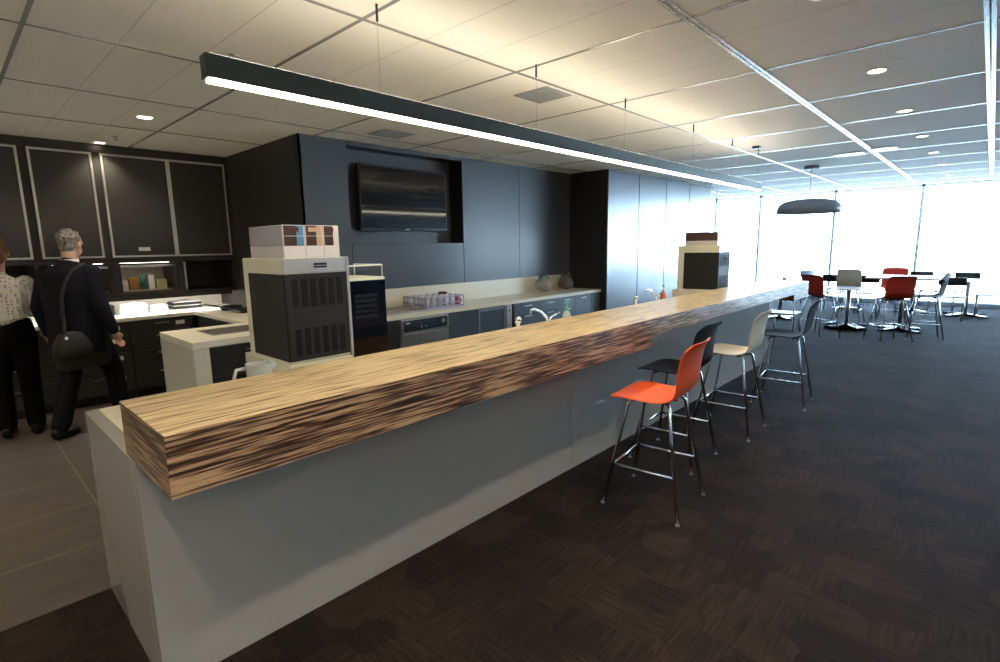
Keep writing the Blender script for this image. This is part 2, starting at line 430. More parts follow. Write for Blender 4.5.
# ---------------------------------------------------------------- linear pendant light
lx = -2.17
ll = thing('linear_pendant_light', 'long dark linear light hung above the bar on thin wires', 'pendant light', (lx, 3.9, 2.7))
part('housing', MB().box(lx-.032, lx+.032, .76, 7.06, 2.222, 2.306), m_fixture, ll, bevel=.002)
part('upper_diffuser', MB().box(lx-.026, lx+.026, .775, 7.045, 2.306, 2.3075), m_lampup, ll)
part('diffuser', MB().box(lx-.027, lx+.027, .775, 7.045, 2.214, 2.2225), m_lamp, ll)
for y in (1.53, 2.69, 3.78, 5.05, 6.07, 6.95):
    sw = part('suspension_wire', MB().cyl((lx, y, 2.308), (lx, y, CZ), .0009, n=6), m_grey, ll)
    part('wire_gripper', MB().cyl((lx, y, CZ-.075), (lx, y, CZ), .006, n=8), m_black, ll)
def fill_pendant(x, y0, y1, label):  # unseen pendants added to fill the ceiling and kitchen with light
    t = thing('linear_pendant_light', label, 'pendant light', (x, (y0+y1)/2, 2.7))
    part('housing', MB().box(x-.032, x+.032, y0, y1, 2.222, 2.306), m_fixture, t, bevel=.002)
    part('upper_diffuser', MB().box(x-.026, x+.026, y0+.01, y1-.01, 2.306, 2.3075), m_fillup, t)
    part('diffuser', MB().box(x-.027, x+.027, y0+.01, y1-.01, 2.214, 2.2225), m_lamp, t)
    for y in (y0+.4, y1-.4): part('suspension_wire', MB().cyl((x, y, 2.308), (x, y, CZ), .0009, n=6), m_grey, t)
fill_pendant(-4.4, -3.7, -.75, 'linear office light left of and behind the viewer')
fill_pendant(-1.4, -3.7, -.75, 'linear office light right behind the viewer')
fill_pendant(1.7, -2.5, 2.0, 'linear office light to the right of the viewer')
tag(obj('cable_rose', MB().box(-2.165, -2.085, 6.70, 6.78, CZ-.03, CZ-.003), m_black, bevel=.003), 'small black square cable box on the ceiling by far end of the long light', 'cable box')

# ---------------------------------------------------------------- recessed downlights (spot lamps; the unseen office ones are added fill)
def downlight(x, y, label, power, grp=None, size=.095, spot=1.9):
    t = thing('downlight', label, 'downlight', (x, y, CZ), 0, grp)
    part('trim_ring', MB().lathe([(size/2+.014, -.006), (size/2+.014, .002), (size/2, .002), (size/2, -.006)], (x, y, CZ), 24, cap=False), m_tabletop, t)
    part('lens', MB().cyl((x, y, CZ-.003), (x, y, CZ+.004), size/2, n=24), m_down, t)
    ld = bpy.data.lights.new('downlight_lamp', 'SPOT'); ld.energy = power; ld.color = (1, .86, .66); ld.spot_size = spot; ld.spot_blend = .8; ld.shadow_soft_size = .05
    lo = bpy.data.objects.new('downlight_lamp', ld); COL.objects.link(lo); lo.parent = t; lo.location = (0, 0, -.012)
    return t
PW = 30
downlight(-5.25, 1.345, 'round downlight in the ceiling over the kitchen aisle', PW*2)
downlight(-6.74, 1.30, 'round downlight close to the tall cupboard doors', PW*1.0, size=.085)
names = ['nearest', 'second nearest', 'third', 'fourth', 'fifth', 'farthest']
for i, y in enumerate((4.41, 5.92, 7.5, 9.03, 10.58, 12.44)):
    downlight(-.665, y, '%s round downlight of the ceiling row on the right' % names[i], PW, 'downlights in the right hand row')
for x, y in ((-3.9, -.9), (-6.2, -.9), (1.6, .5), (1.6, 3.6), (1.6, 6.7), (1.6, -2.2), (4.5, .5), (4.5, 3.6), (4.5, -2.2)):  # unseen downlights added to brighten the room
    downlight(x, y, 'downlight of the office ceiling outside the photo', PW, 'downlights behind the viewer')
for y in (2.89, 1.37, -.15, -1.67):
    downlight(-.665, y, 'downlight of the right hand row nearer than the photo shows', 75, 'downlights above and behind the viewer')
# ceiling fittings
def vent(x0, x1, y0, y1, label):
    t = thing('ceiling_vent', label, 'air vent', ((x0+x1)/2, (y0+y1)/2, CZ))
    part('grille', MB().box(x0, x1, y0, y1, CZ-.006, CZ-.001), m_vent, t)
    s = MB()
    n = 9
    for i in range(n):
        a = x0+(x1-x0)*(i+.5)/n; s.box(a-.004, a+.004, y0+.01, y1-.01, CZ-.010, CZ-.006)
    part('slat', s, m_vent, t)
vent(-2.71, -2.40, 3.09, 3.40, 'square grey air vent in ceiling beyond the long light')
vent(-4.58, -4.27, 3.04, 3.40, 'square grey air vent in ceiling above the television wall')
tag(obj('ceiling_panel', MB().box(-1.62, -1.30, 8.15, 8.42, CZ-.012, CZ-.004).box(-1.22, -.95, 8.0, 8.27, CZ-.012, CZ-.007), m_tabletop, bevel=.003), 'flat pale diffuser plate in the ceiling beside the wide rail', 'ceiling diffuser')
for x, y, lab in ((-3.28, 1.32, 'small sprinkler head in ceiling just above near end of the long light'), (-6.3, 1.35, 'small sprinkler head in ceiling near the cupboard downlight')):
    s = MB().lathe([(.03, 0), (.03, -.006), (.01, -.008), (.008, -.035), (.02, -.037), (.02, -.041)], (x, y, CZ), 12)
    tag(obj('sprinkler', s, m_steel), lab, 'sprinkler')

# dome pendant far
px_, py_ = -2.10, 9.2
t = thing('dome_pendant_lamp', 'wide grey dome pendant lamp hanging before the windows', 'pendant lamp', (px_, py_, CZ))
part('canopy', MB().cyl((px_, py_, CZ-.045), (px_, py_, CZ), .10, n=24), m_grey, t)
part('cord', MB().cyl((px_, py_, 2.2), (px_, py_, CZ-.04), .004, n=6), m_black, t)
pr_ = [(.03, .215), (.12, .212), (.24, .20), (.34, .175), (.40, .135), (.428, .08), (.435, .0), (.425, 0), (.418, .08), (.39, .128), (.33, .165), (.23, .19), (.03, .2)]
part('shade', MB().lathe(pr_, (px_, py_, 2.01), 48, cap=False), m_pendant_glare, t)

# ---------------------------------------------------------------- bar stools
def shell_mesh(matl):
    # profile in the x-z plane, seat front at -x
    prof = [(-.262, .664), (-.245, .674), (-.20, .684), (-.10, .684), (0, .678), (.07, .680), (.125, .694), (.165, .726), (.190, .78), (.205, .85), (.215, .92), (.226, .98), (.240, 1.022), (.262, 1.046)]
    P = []
    n = 15
    L = len(prof)
    for i, (x, z) in enumerate(prof):
        f = i/(L-1)
        if f < .1: hw = .19+.03*f/.1
        elif f < .55: hw = .22-.012*((f-.1)/.45)
        else: hw = .208-.006*((f-.55)/.45)
        row = []
        for j in range(n):
            t_ = -1+2*j/(n-1)
            y = hw*t_
            # rounded corners at both ends
            xx, zz = x, z
            edge = abs(t_)**8
            if i < 3: xx += edge*(.05-.02*i)
            if i > L-4:
                zz -= edge*(.011*(i-(L-4)))
            dish = (abs(t_)**2)
            if f < .5: zz += dish*.012
            else: xx -= dish*.035*min(1, (f-.5)/.2)
            row.append((xx, y, zz))
        P.append(row)
    mb = MB().grid(P)
    return mb
def make_stool(color, label, loc, rz, grp):
    t = thing('bar_stool', label, 'bar stool', loc, rz, grp)
    s = obj('seat_shell', shell_mesh(color), color, t)
    so = s.modifiers.new('solid', 'SOLIDIFY'); so.thickness = .009; so.offset = 0
    su = s.modifiers.new('sub', 'SUBSURF'); su.levels = 1; su.render_levels = 2
    top, bot = .125, .235
    def leg_pt(sx_, sy_, z):
        f = 1-z/.655
        return (sx_*(top+(bot-top)*f)+(-.015), sy_*(.13+(bot-.13)*f), z)
    for sx_ in (-1, 1):
        for sy_ in (-1, 1):
            a = leg_pt(sx_, sy_, 0); b = leg_pt(sx_, sy_, .64)
            lg = obj('leg', MB().tube([leg_pt(sx_, sy_, .006), b, (b[0]-sx_*.01, b[1]-sy_*.012, .658), (b[0]-sx_*.035, b[1]-sy_*.03, .668)], .0105, 10), m_chrome, t)
            obj('foot_glide', MB().cyl((a[0], a[1], 0), (a[0], a[1], .012), .013, .011, 12), m_grey, lg)
    zf = .255
    A = [leg_pt(1, -1, zf), leg_pt(-1, -1, zf), leg_pt(-1, 1, zf), leg_pt(1, 1, zf)]
    B = [A[0], (A[1][0]+.02, A[1][1], zf), A[1], (A[1][0], A[1][1]+.02, zf)]
    obj('footrest', MB().cyl(A[0], A[1], .0085, n=10).cyl(A[1], A[2], .0085, n=10).cyl(A[2], A[3], .0085, n=10), m_chrome, t)
    mnt = MB().box(-.15, .11, -.012, .012, .662, .680)
    for sx_ in (-1, 1):
        mnt.cyl((sx_*.09-.02, -.13, .670), (sx_*.09-.02, .13, .670), .009, n=8)
    for sx_ in (-.11, .07):
        for sy_ in (-.06, .06): mnt.cyl((sx_, sy_, .655), (sx_, sy_, .684), .017, n=10)
    obj('seat_mount', mnt, m_black, t)
    return t
G = 'bar stools along the counter'
D = math.radians
make_stool(m_orange, 'orange bar stool nearest the camera at the white counter', (-1.395, 2.91, 0), D(5), G)
st_b = make_stool(m_blackc, 'black bar stool between the orange and the cream ones', (-1.60, 3.635, 0), D(1), G)
st_w = make_stool(m_whitec, 'cream bar stool at the counter between two black ones', (-1.51, 4.52, 0), D(2), G)
s4 = copy_tree(st_b); s4.location = (-1.385, 5.66, 0); s4.rotation_euler = (0, 0, D(5)); s4['label'] = 'black bar stool farthest along the counter, past the cream one'
G2 = 'stools in the far seating area'
stA = make_stool(m_redc, 'red stool seen just past the far end of the bar', (-2.02, 10.0, 0), D(-118), G2)
def far(src, x, y, r, lab):
    s = copy_tree(src); s.location = (x, y, 0); s.rotation_euler = (0, 0, D(r)); s['label'] = lab; s['group'] = G2
    return s
far(stA, -1.05, 10.08, -54, 'red stool with its broad back to the camera, nearest in the far area')
far(stA, -1.30, 12.55, 95, 'red stool behind the nearer red one, only its top showing')
far(st_w, -1.93, 12.1, -92, 'cream stool with its back to the camera before a window mullion')
far(st_w, -.72, 12.05, 5, 'cream stool seen side on beside the black side-on stool')
far(st_b, -.66, 10.75, 12, 'black stool seen side on, right of the nearest far red stool')

# ---------------------------------------------------------------- far tables
def table(x, y, r, h, label, square=None, basew=.30, top=m_tabletop, bh=.06, bw=.04):
    t = thing('cafe_table', label, 'table', (x, y, 0), 0, 'cafe tables by the windows')
    if square:
        w2, d2 = square; part('tabletop', MB().box(x-w2/2, x+w2/2, y-d2/2, y+d2/2, h-.025, h), top, t, bevel=.004)
    else:
        part('tabletop', MB().cyl((x, y, h-.025), (x, y, h), r, n=40), top, t, bevel=.004)
    part('column', MB().cyl((x, y, .03), (x, y, h-.025), .034, n=16), m_steel, t)
    b = MB()
    for k_ in range(4):
        a = PI/4+k_*PI/2+.1; dx, dy = math.cos(a), math.sin(a); nx, ny = -dy, dx
        n0 = len(b.v)
        for s_, wd, zz in ((0, bw, bh), (basew, bw*1.25, bh*.6)):
            for sg in (-1, 1):
                for z_ in (0, zz): b.v.append((x+dx*s_+nx*wd*sg, y+dy*s_+ny*wd*sg, z_))
        for q in ((0, 2, 3, 1), (4, 5, 7, 6), (0, 1, 5, 4), (2, 6, 7, 3), (1, 3, 7, 5), (0, 4, 6, 2)):
            b.f.append(tuple(n0+i for i in q)); b.sm.append(False)
    part('base', b, m_blackg, t)
    return t
table(-1.80, 11.2, .36, .74, 'white round table between the left red stool and the cream stool', basew=.36, bh=.10, bw=.075)
table(-1.05, 11.45, 0, .95, 'tall white square table behind the nearest far red stool', square=(1.0, .95), basew=.38)
table(-2.35, 14.5, 0, .74, 'long white table under the second window, behind the cream stool', square=(1.5, .8), basew=.35)
table(-1.15, 14.65, 0, .74, 'white square table by the windows behind the red stools', square=(.8, .8), basew=.35)
table(-.26, 14.4, .46, .74, 'white round table farthest right by the windows', basew=.42)
table(-3.10, 11.9, 0, .74, 'white table beyond the end of the bar holding a tan cup', square=(1.0, .75))
# coffee table
t = thing('coffee_table', 'low table at the right edge of the far area', 'table', (.35, 14.75, 0))
part('tabletop', MB().box(-.15, .95, 14.4, 15.1, .42, .45), m_tabletop, t, bevel=.003)
for a in (-.11, .91):
    for b in (14.44, 15.06): part('leg', MB().cyl((a, b, 0), (a, b, .42), .022, n=10), m_steel, t)
# black low chairs
def low_chair(x, y, rz, label, shell=m_black):
    t = thing('cafe_chair', label, 'chair', (x, y, 0), rz, 'low chairs at the far tables')
    obj('seat', MB().box(-.21, .21, -.20, .20, .43, .455), shell, t, bevel=.01)
    P = []
    for i in range(5):
        z = .68+.16*i/4; row = []
        for j in range(9):
            q = -1+2*j/8; row.append((.215*q, -.215-.02*i/4+.035*q*q, z))
        P.append(row)
    bk = obj('backrest', MB().grid(P), shell, t); so = bk.modifiers.new('solid', 'SOLIDIFY'); so.thickness = .014
    for sx_ in (-1, 1):
        obj('leg', MB().tube([(sx_*.20, -.24, 0), (sx_*.19, -.195, .45), (sx_*.15, -.214, .70)], .010, 8), m_steel, t)
        obj('leg', MB().tube([(sx_*.20, .22, 0), (sx_*.19, .18, .43)], .010, 8), m_steel, t)
    return t
lc = low_chair(-2.50, 13.75, D(3), 'black low chair left of the cream stool at the long table')
def lcopy(x, y, r, lab):
    s = copy_tree(lc); s.location = (x, y, 0); s.rotation_euler = (0, 0, D(r)); s['label'] = lab
lcopy(-2.36, 9.32, 0, 'black low chair glimpsed under the far overhang of the timber slab')
lcopy(-1.86, 13.75, 0, 'black low chair right of the cream stool at the long table')
lcopy(-1.12, 15.45, 180, 'black low chair on the window side behind the cream side-on stool')
lcopy(-.47, 13.65, -4, 'black low chair pulled up to the far right round table')
lcopy(-.30, 15.35, 184, 'black low chair on the window side of the far right round table')
tag(obj('paper_cup', MB().lathe([(.03, 0), (.042, .13), (.038, .13), (.028, .006)], (0, 0, 0), 16), mat('tan_card', (.45, .30, .16), .6), loc=(-3.02, 11.75, .74)), 'tan cup standing on the table beyond the bar end', 'cup')
low_chair(-3.55, 15.3, D(60), 'grey backed low chair behind the red stool near the bar end', mat('blue_grey_plastic', (.20, .26, .32), .5))

# ---------------------------------------------------------------- television
t = thing('television', 'black flat screen television in the wall recess', 'television', (-5.24, 3.85, 2.1))
part('mount', MB().box(-5.244, -5.14, 3.65, 4.05, 1.95, 2.35), m_black, t)
part('screen_case', MB().box(-5.14, -5.085, 3.235, 4.50, 1.79, 2.505), m_black, t, bevel=.006)
part('screen', MB().box(-5.086, -5.083, 3.255, 4.48, 1.815, 2.485), m_blackg, t)
part('badge', MB().box(-5.085, -5.082, 3.84, 3.90, 1.797, 1.809), m_steel, t)

# ---------------------------------------------------------------- kitchen joinery
# upper cupboards on the left
FX = -6.85
t = thing('wall_cupboard', 'tall dark glass fronted wall cupboards with thin aluminium frames', 'cupboard', (-7.1, .8, 1.5))
part('carcass', MB().box(-7.44, FX-.022, -1.3, 2.535, 1.50, CZ-.002), m_dark, t)
part('cornice', MB().box(FX-.022, FX+.01, -1.3, 2.535, 2.615, CZ-.002), m_dark, t)
def door(y0, y1, lab=False):
    d = part('door', MB().box(FX-.020, FX-.004, y0+.02, y1-.02, 1.56, 2.59), m_glassdark, t)
    fr = MB().box(FX-.020, FX+.004, y0, y0+.020, 1.54, 2.61).box(FX-.020, FX+.004, y1-.020, y1, 1.54, 2.61)
    fr.box(FX-.020, FX+.004, y0+.020, y1-.020, 1.54, 1.558).box(FX-.020, FX+.004, y0+.020, y1-.020, 2.592, 2.61)
    obj('door_frame', fr, m_alu, d).location = (0, 0, 0)
    # same local origin as the door
    me = [o for o in d.children][0]
    for v in me.data.vertices: v.co -= t.location
    if lab:
        l_ = MB().box(FX-.004, FX-.001, y0+.24, y0+.35, 1.605, 1.645); q = obj('label_card', l_, m_label, d)
        for v in q.data.vertices: v.co -= t.location
door(-.65, -.02); door(0, .665); door(.735, 1.235); door(1.305, 1.915, True); door(1.915, 2.515)
# mid shelf unit with framed openings (z 1.11 - 1.50)
t = thing('shelf_unit', 'black open shelf unit hung below the wall cupboards', 'shelf unit', (-7.1, .8, 1.1))
mb = MB().box(-7.44, FX, -1.3, 2.535, 1.10, 1.145).box(-7.44, FX, -1.3, 2.535, 1.478, 1.499).box(-7.44, -7.42, -1.3, 2.535, 1.145, 1.478)
for a, b in ((-1.3, -1.25), (-.03, .03), (.66, .76), (1.275, 1.335), (1.90, 1.96), (2.50, 2.535)): mb.box(-7.42, FX, a, b, 1.145, 1.478)
part('carcass', mb, m_dark, t)
m_int = mat('pantry_interior', (.42, .38, .30), .6)
for a, b in ((.76, 1.275), (1.335, 1.90)):
    part('lining', MB().box(-7.42, -7.10, a+.002, b-.002, 1.146, 1.165).box(-7.42, -7.41, a+.002, b-.002, 1.165, 1.477), m_int, t)
    fr = MB().box(FX, FX+.008, a, a+.02, 1.15, 1.475).box(FX, FX+.008, b-.02, b, 1.15, 1.475).box(FX, FX+.008, a+.02, b-.02, 1.455, 1.475).box(FX, FX+.008, a+.02, b-.02, 1.15, 1.165)
    part('opening_frame', fr, m_black, t)
    part('rail', MB().box(-6.90, -6.885, a+.02, b-.02, 1.425, 1.452), m_alu, t)
    part('strip_lamp', MB().box(-7.0, -6.96, a+.05, b-.05, 1.470, 1.477), mat('pantry_lamp', (1, 1, 1), .5, emit=(1, .9, .75), es=6), t)
part('edge_trim', MB().box(FX, FX+.006, 1.965, 1.985, 1.15, 1.47), m_alu, t)
# goods inside the openings
cols = [(.32, .14, .03), (.45, .25, .06), (.03, .16, .11), (.55, .53, .50), (.20, .10, .05), (.50, .42, .20), (.06, .08, .22)]
def good(x, y, w_, h, c, nm, lab):
    z = 1.1655
    if nm == 'bottle':
        o = obj('bottle', MB().lathe([(.03, 0), (.032, .10), (.028, .13), (.011, .155), (.011, .19)], (0, 0, 0), 14), mat('pack_colour', c, .3), loc=(x, y, z))
    else:
        o = obj('food_packet', MB().box(-.05, .05, -w_/2, w_/2, 0, h*.93).prism([(-.05, h*.93), (.05, h*.93), (.0, h)], 1, -w_/2, w_/2), mat('pack_colour', c, .5), loc=(x, y, z), bevel=.004)
    tag(o, lab, nm.replace('_', ' '), 'goods in the pantry openings')
good(-7.2, 1.42, .10, .12, cols[3], 'packet', 'pale packet at left end of the right pantry opening')
good(-7.2, 1.53, .10, .14, cols[0], 'packet', 'rust brown packet left of the green bottle')
good(-7.15, 1.61, .10, .12, cols[2], 'bottle', 'green bottle in the right pantry opening')
good(-7.2, 1.70, .06, .17, cols[3], 'packet', 'narrow white packet right of the green bottle')
good(-7.2, 1.80, .11, .11, cols[5], 'packet', 'yellowish packet at right end of the pantry opening')
good(-7.2, 1.06, .12, .13, cols[1], 'packet', 'golden packet in the left pantry opening')
good(-7.2, 1.19, .09, .15, cols[4], 'packet', 'dark brown packet in the left pantry opening')
# under cupboard strip light
t = thing('under_shelf_light', 'strip light fixed under the black shelf unit', 'strip light', (-6.95, .8, 1.1))
part('lens', MB().box(-6.91, -6.875, -1.2, 2.45, 1.088, 1.0945), m_under, t)
part('housing', MB().box(-6.92, -6.855, -1.22, 2.47, 1.0945, 1.0995).box(-6.862, -6.852, -1.22, 2.47, 1.070, 1.0995), m_dark, t)

# left worktop and return
t = thing('kitchen_worktop', 'cream worktop running along the back kitchen counter', 'worktop', (-7, 1, .9))
part('slab', MB().prism([(-7.44, -1.3), (-6.70, -1.3), (-6.70, 1.98), (-5.262, 1.98), (-5.262, 2.538), (-7.44, 2.538)], 2, .862, .90), m_cream, t, bevel=.003)
def drawers(name, label, x, y0, y1, zs, handle=True, m=None, labels=(), hx=.0, grp=None, top=.848):
    m = m or m_cab
    t = thing(name, label, 'cupboard', (x-.3, (y0+y1)/2, 0), 0, grp)
    part('carcass', MB().box(x-.56, x-.02, y0+.001, y1-.001, .10, top), m_dark, t)
    part('plinth', MB().box(x-.50, x-.06, y0+.001, y1-.001, 0, .10), m_black, t)
    for i in range(len(zs)-1):
        d = part('drawer', MB().box(x-.02, x, y0+.003, y1-.003, zs[i+1]+.003, zs[i]-.003), m, t, bevel=.001)
        if handle:
            yc = (y0+y1)/2+hx; z = zs[i]-.045
            hw = min(.07, (y1-y0)*.2)
            h = obj('handle', MB().box(x, x+.020, yc-hw, yc+hw, z-.004, z+.004).box(x+.016, x+.020, yc-hw, yc+hw, z-.010, z+.004), m_alu, d)
            for v in h.data.vertices: v.co -= t.location
        if i in labels:
            yc = (y0+y1)/2+.18; z = zs[i]-.06
            h = obj('label_card', MB().box(x+.0005, x+.002, yc-.045, yc+.045, z-.022, z+.022), m_label, d)
            for v in h.data.vertices: v.co -= t.location
    return t
ZD = (.855, .72, .53, .32, .10)
drawers('drawer_unit', 'dark drawer unit left of the return counter with thin handles', -6.73, 1.34, 1.96, ZD, labels=(0,))
drawers('drawer_unit', 'dark drawer unit with white labels beside the man in navy', -6.73, .72, 1.338, ZD, labels=(0, 1, 2, 3))
drawers('drawer_unit', 'dark drawer unit behind the two standing people', -6.73, .10, .718, ZD)
drawers('drawer_unit', 'dark drawer unit behind the woman at the left edge', -6.73, -.60, .098, ZD)
t = thing('return_cupboard', 'dark cupboard under the return worktop behind the island end', 'cupboard', (-6, 2.2, 0))
part('carcass', MB().box(-6.70, -5.30, 2.02, 2.535, .10, .858), m_dark, t)
part('door', MB().box(-6.70, -6.0, 2.0, 2.02, .11, .855).box(-5.997, -5.30, 2.0, 2.02, .11, .855), m_cab, t)
part('plinth', MB().box(-6.70, -5.30, 2.06, 2.5, 0, .10), m_black, t)
# island / bench
t = thing('bench_worktop', 'long cream worktop with white waterfall end in front of the television wall', 'worktop', (-4.8, 4, .9))
wt = MB()
sx0, sx1, sy0, sy1 = -5.04, -4.66, 1.50, 2.15
wt.box(-5.26, sx0, 1.262, 2.538, .85, .90).box(sx1, -4.40, 1.262, 2.538, .85, .90).box(sx0, sx1, 1.262, sy0, .85, .90).box(sx0, sx1, sy1, 2.538, .85, .90)
wt.box(-4.998, -4.40, 2.538, 7.035, .86, .90)
part('slab', wt, m_cream, t)
part('waterfall_end', MB().box(-5.26, -4.40, 1.26, 1.375, 0, .8495), m_isle, t, bevel=.002)
part('splashback', MB().box(-4.998, -4.985, 2.56, 7.035, .90, 1.13), m_cream, t)
sk = MB().box(sx0, sx1, sy0, sy1, .72, .725)
sk.box(sx0, sx0+.004, sy0, sy1, .72, .901).box(sx1-.004, sx1, sy0, sy1, .72, .901).box(sx0, sx1, sy0, sy0+.004, .72, .901).box(sx0, sx1, sy1-.004, sy1, .72, .901)
sk.box(sx0-.012, sx0+.002, sy0-.012, sy1+.012, .9005, .9035).box(sx1-.002, sx1+.012, sy0-.012, sy1+.012, .9005, .9035).box(sx0, sx1, sy0-.012, sy0+.002, .9005, .9035).box(sx0, sx1, sy1-.002, sy1+.012, .9005, .9035)
tag(obj('sink', sk, m_steel), 'stainless steel sink let into the island end worktop', 'sink')
BX = -4.42
def bench_unit(y0, y1, label, zs=(.855, .10), **k):
    return drawers('base_cupboard', label, BX, y0, y1, zs, **k)
bench_unit(1.38, 2.05, 'charcoal cupboard next to the white waterfall end', (.84, .60, .10), m=m_cab, top=.71)
bench_unit(2.05, 2.70, 'charcoal cupboard hidden behind the near coffee machine', (.84, .10), m=m_cab, top=.71)
bench_unit(2.70, 3.20, 'charcoal cupboard left of the dishwasher', m=m_cab, handle=False)
bench_unit(3.88, 4.34, 'plain slate cupboard right of the dishwasher', handle=False, m=m_blue)
bench_unit(5.0, 5.56, 'slate drawers right of the steel strip', (.855, .72, .45, .10), m=m_blue)
bench_unit(5.56, 5.97, 'slate cupboard behind the near tap', (.855, .72, .45, .10), m=m_blue)
bench_unit(5.97, 6.36, 'slate drawers third from the tall dark panel', (.855, .72, .45, .10), m=m_blue)
bench_unit(6.36, 6.79, 'slate cupboard second from the tall dark panel', m=m_blue)
bench_unit(6.79, 7.035, 'narrow slate cupboard against the tall dark panel', m=m_blue)
# dishwasher
t = thing('dishwasher', 'stainless under bench dishwasher with dark control panel', 'dishwasher', (-4.7, 3.54, 0))
part('body', MB().box(-4.98, -4.425, 3.21, 3.87, .02, .855), m_grey, t)
part('door', MB().box(-4.425, -4.405, 3.215, 3.865, .10, .69), m_steel, t, bevel=.002)
cp = part('control_panel', MB().box(-4.425, -4.40, 3.215, 3.865, .70, .85), m_steel, t, bevel=.003)
part('control_fascia', MB().box(-4.40, -4.397, 3.24, 3.84, .717, .833), mat('fascia_blue_black', (.02, .035, .05), .3), t)
part('dial', MB().cyl((-4.397, 3.77, .79), (-4.378, 3.77, .79), .024, n=16), m_steel, t)
for y in (3.47, 3.53): part('button', MB().cyl((-4.397, y, .755), (-4.388, y, .755), .013, n=12), m_steel, t)
part('badge', MB().box(-4.397, -4.395, 3.265, 3.32, .80, .815), m_label, t)
# under bench glass fridge and steel strip
t = thing('bar_fridge', 'under bench fridge with framed blue reflecting door', 'fridge', (-4.7, 4.6, 0))
part('body', MB().box(-4.98, -4.45, 4.35, 4.845, .02, .855), m_dark, t)
d = part('door', MB().box(-4.45, -4.43, 4.38, 4.82, .10, .81), m_blue, t)
part('door_frame', MB().box(-4.45, -4.415, 4.352, 4.38, .07, .845).box(-4.45, -4.415, 4.815, 4.843, .07, .845).box(-4.45, -4.415, 4.38, 4.815, .815, .845).box(-4.45, -4.415, 4.38, 4.815, .07, .10), mat('pale_blue_frame', (.16, .22, .28), .3), t)
t = thing('steel_filler', 'narrow stainless filler panel with a dark lock beside the fridge', 'panel', (-4.5, 4.9, 0))
part('sheet', MB().box(-4.6, -4.415, 4.86, 4.955, .02, .855), m_steel, t, bevel=.002)
part('lock', MB().cyl((-4.415, 4.905, .78), (-4.408, 4.905, .78), .013, n=12), m_black, t)
part('liner', MB().box(-4.6, -4.45, 4.957, 4.998, .02, .855), m_black, t)

# ---------------------------------------------------------------- coffee machines on the bar base
def machine(x0, x1, y0, y1, label, loc_only=False):
    t = thing('coffee_machine', label, 'coffee machine', ((x0+x1)/2, (y0+y1)/2, .885))
    part('base', MB().box(x0-.055, x1+.004, y0-.006, y1+.004, .886, 1.02), m_mframe, t, bevel=.006)
    part('body', MB().box(x0, x1-.006, y0+.006, y1-.004, 1.02, 1.554), m_mframe, t, bevel=.006)
    part('side_panel', MB().box(x0+.08, x1-.004, y0, y0+.007, 1.035, 1.475), m_mdark, t, bevel=.002)
    bp = part('back_panel', MB().box(x1-.006, x1+.002, y0+.006, y1-.012, 1.035, 1.475), m_mdark, t, bevel=.002)
    n = 6
    for zz in ((1.06, 1.20), (1.31, 1.45)):
        v = MB()
        for i in range(n):
            a = y0+.03+(y1-y0-.06)*(i+.18)/n; b = y0+.03+(y1-y0-.06)*(i+.80)/n
            v.box(x1+.001, x1+.0035, a, b, *zz)
        part('vent_slots', v, m_mvent, t)
    part('header', MB().box(x1-.006, x1+.004, y0+.004, y1, 1.478, 1.552), m_mgrey, t, bevel=.002)
    yc = (y0+y1)/2+.02
    b = part('badge', MB().box(x1+.004, x1+.006, yc-.035, yc+.035, 1.503, 1.527), m_black, t)
    part('badge_line', MB().box(x1+.0055, x1+.0068, yc-.032, yc+.032, 1.5125, 1.5165), m_mgrey, t)
    part('corner_post', MB().box(x1-.004, x1+.008, y1-.010, y1+.004, 1.02, 1.556), m_mgrey, t)
    return t
machine(-3.02, -2.52, 1.150, 1.505, 'tall dark panelled coffee machine at the near end of the bar')
machine(-2.83, -2.33, 6.28, 6.62, 'dark panelled coffee machine near the far end of the bar')
m_pr1 = mat('print_dark_brown', (.07, .035, .03), .3); m_pr2 = mat('print_blue', (.10, .22, .42), .3)
m_pr3 = mat('print_tan', (.50, .33, .22), .3); m_pw = mat('box_white', (.66, .62, .60), .35)
m_pl_ = mat('print_lilac', (.42, .40, .46), .25)
def capsule_box(x0, x1, y0, y1, z, label, pal, grp, first=False):
    t = thing('capsule_box', label, 'box', ((x0+x1)/2, (y0+y1)/2, z), 0, grp)
    h = .162
    part('carton', MB().box(x0, x1, y0+.001, y1-.001, z, z+h), m_pw, t, bevel=.002)
    if first: part('side_print', MB().box(x0+.004, x1-.004, y0-.0004, y0+.001, z+.06, z+h*.98), first, t)
    wdt = y1-y0
    part('dark_print', MB().box(x1, x1+.0012, y0+.006, y0+wdt*.62, z+.06, z+h*.98), pal[0], t)
    part('light_print', MB().box(x1, x1+.0012, y0+wdt*.63, y1-.006, z+.06, z+h*.98), pal[1], t)
    part('top_print', MB().box(x1+.0012, x1+.002, y0+.02, y1-.03, z+h*.80, z+h*.93), pal[2], t)
    part('seam_line', MB().box(x1+.0013, x1+.0022, y0+.004, y1-.004, z+h*.66, z+h*.675), m_pw, t)
    return t
zt = 1.555
yb = (1.170, 1.285, 1.385, 1.475)
labs = ['printed carton nearest the corner on top of the near coffee machine', 'middle printed carton on top of the near coffee machine', 'right hand printed carton on top of the near coffee machine']
pals = [(m_pr1, m_pr2, m_pr1), (m_pr1, m_pr3, m_pr3), (m_pr1, m_pw, m_pr1)]
for i in range(3): capsule_box(-2.93, -2.535, yb[i]+.001, yb[i+1], zt, labs[i], pals[i], 'cartons on the near coffee machine', m_pl_ if i == 0 else None)
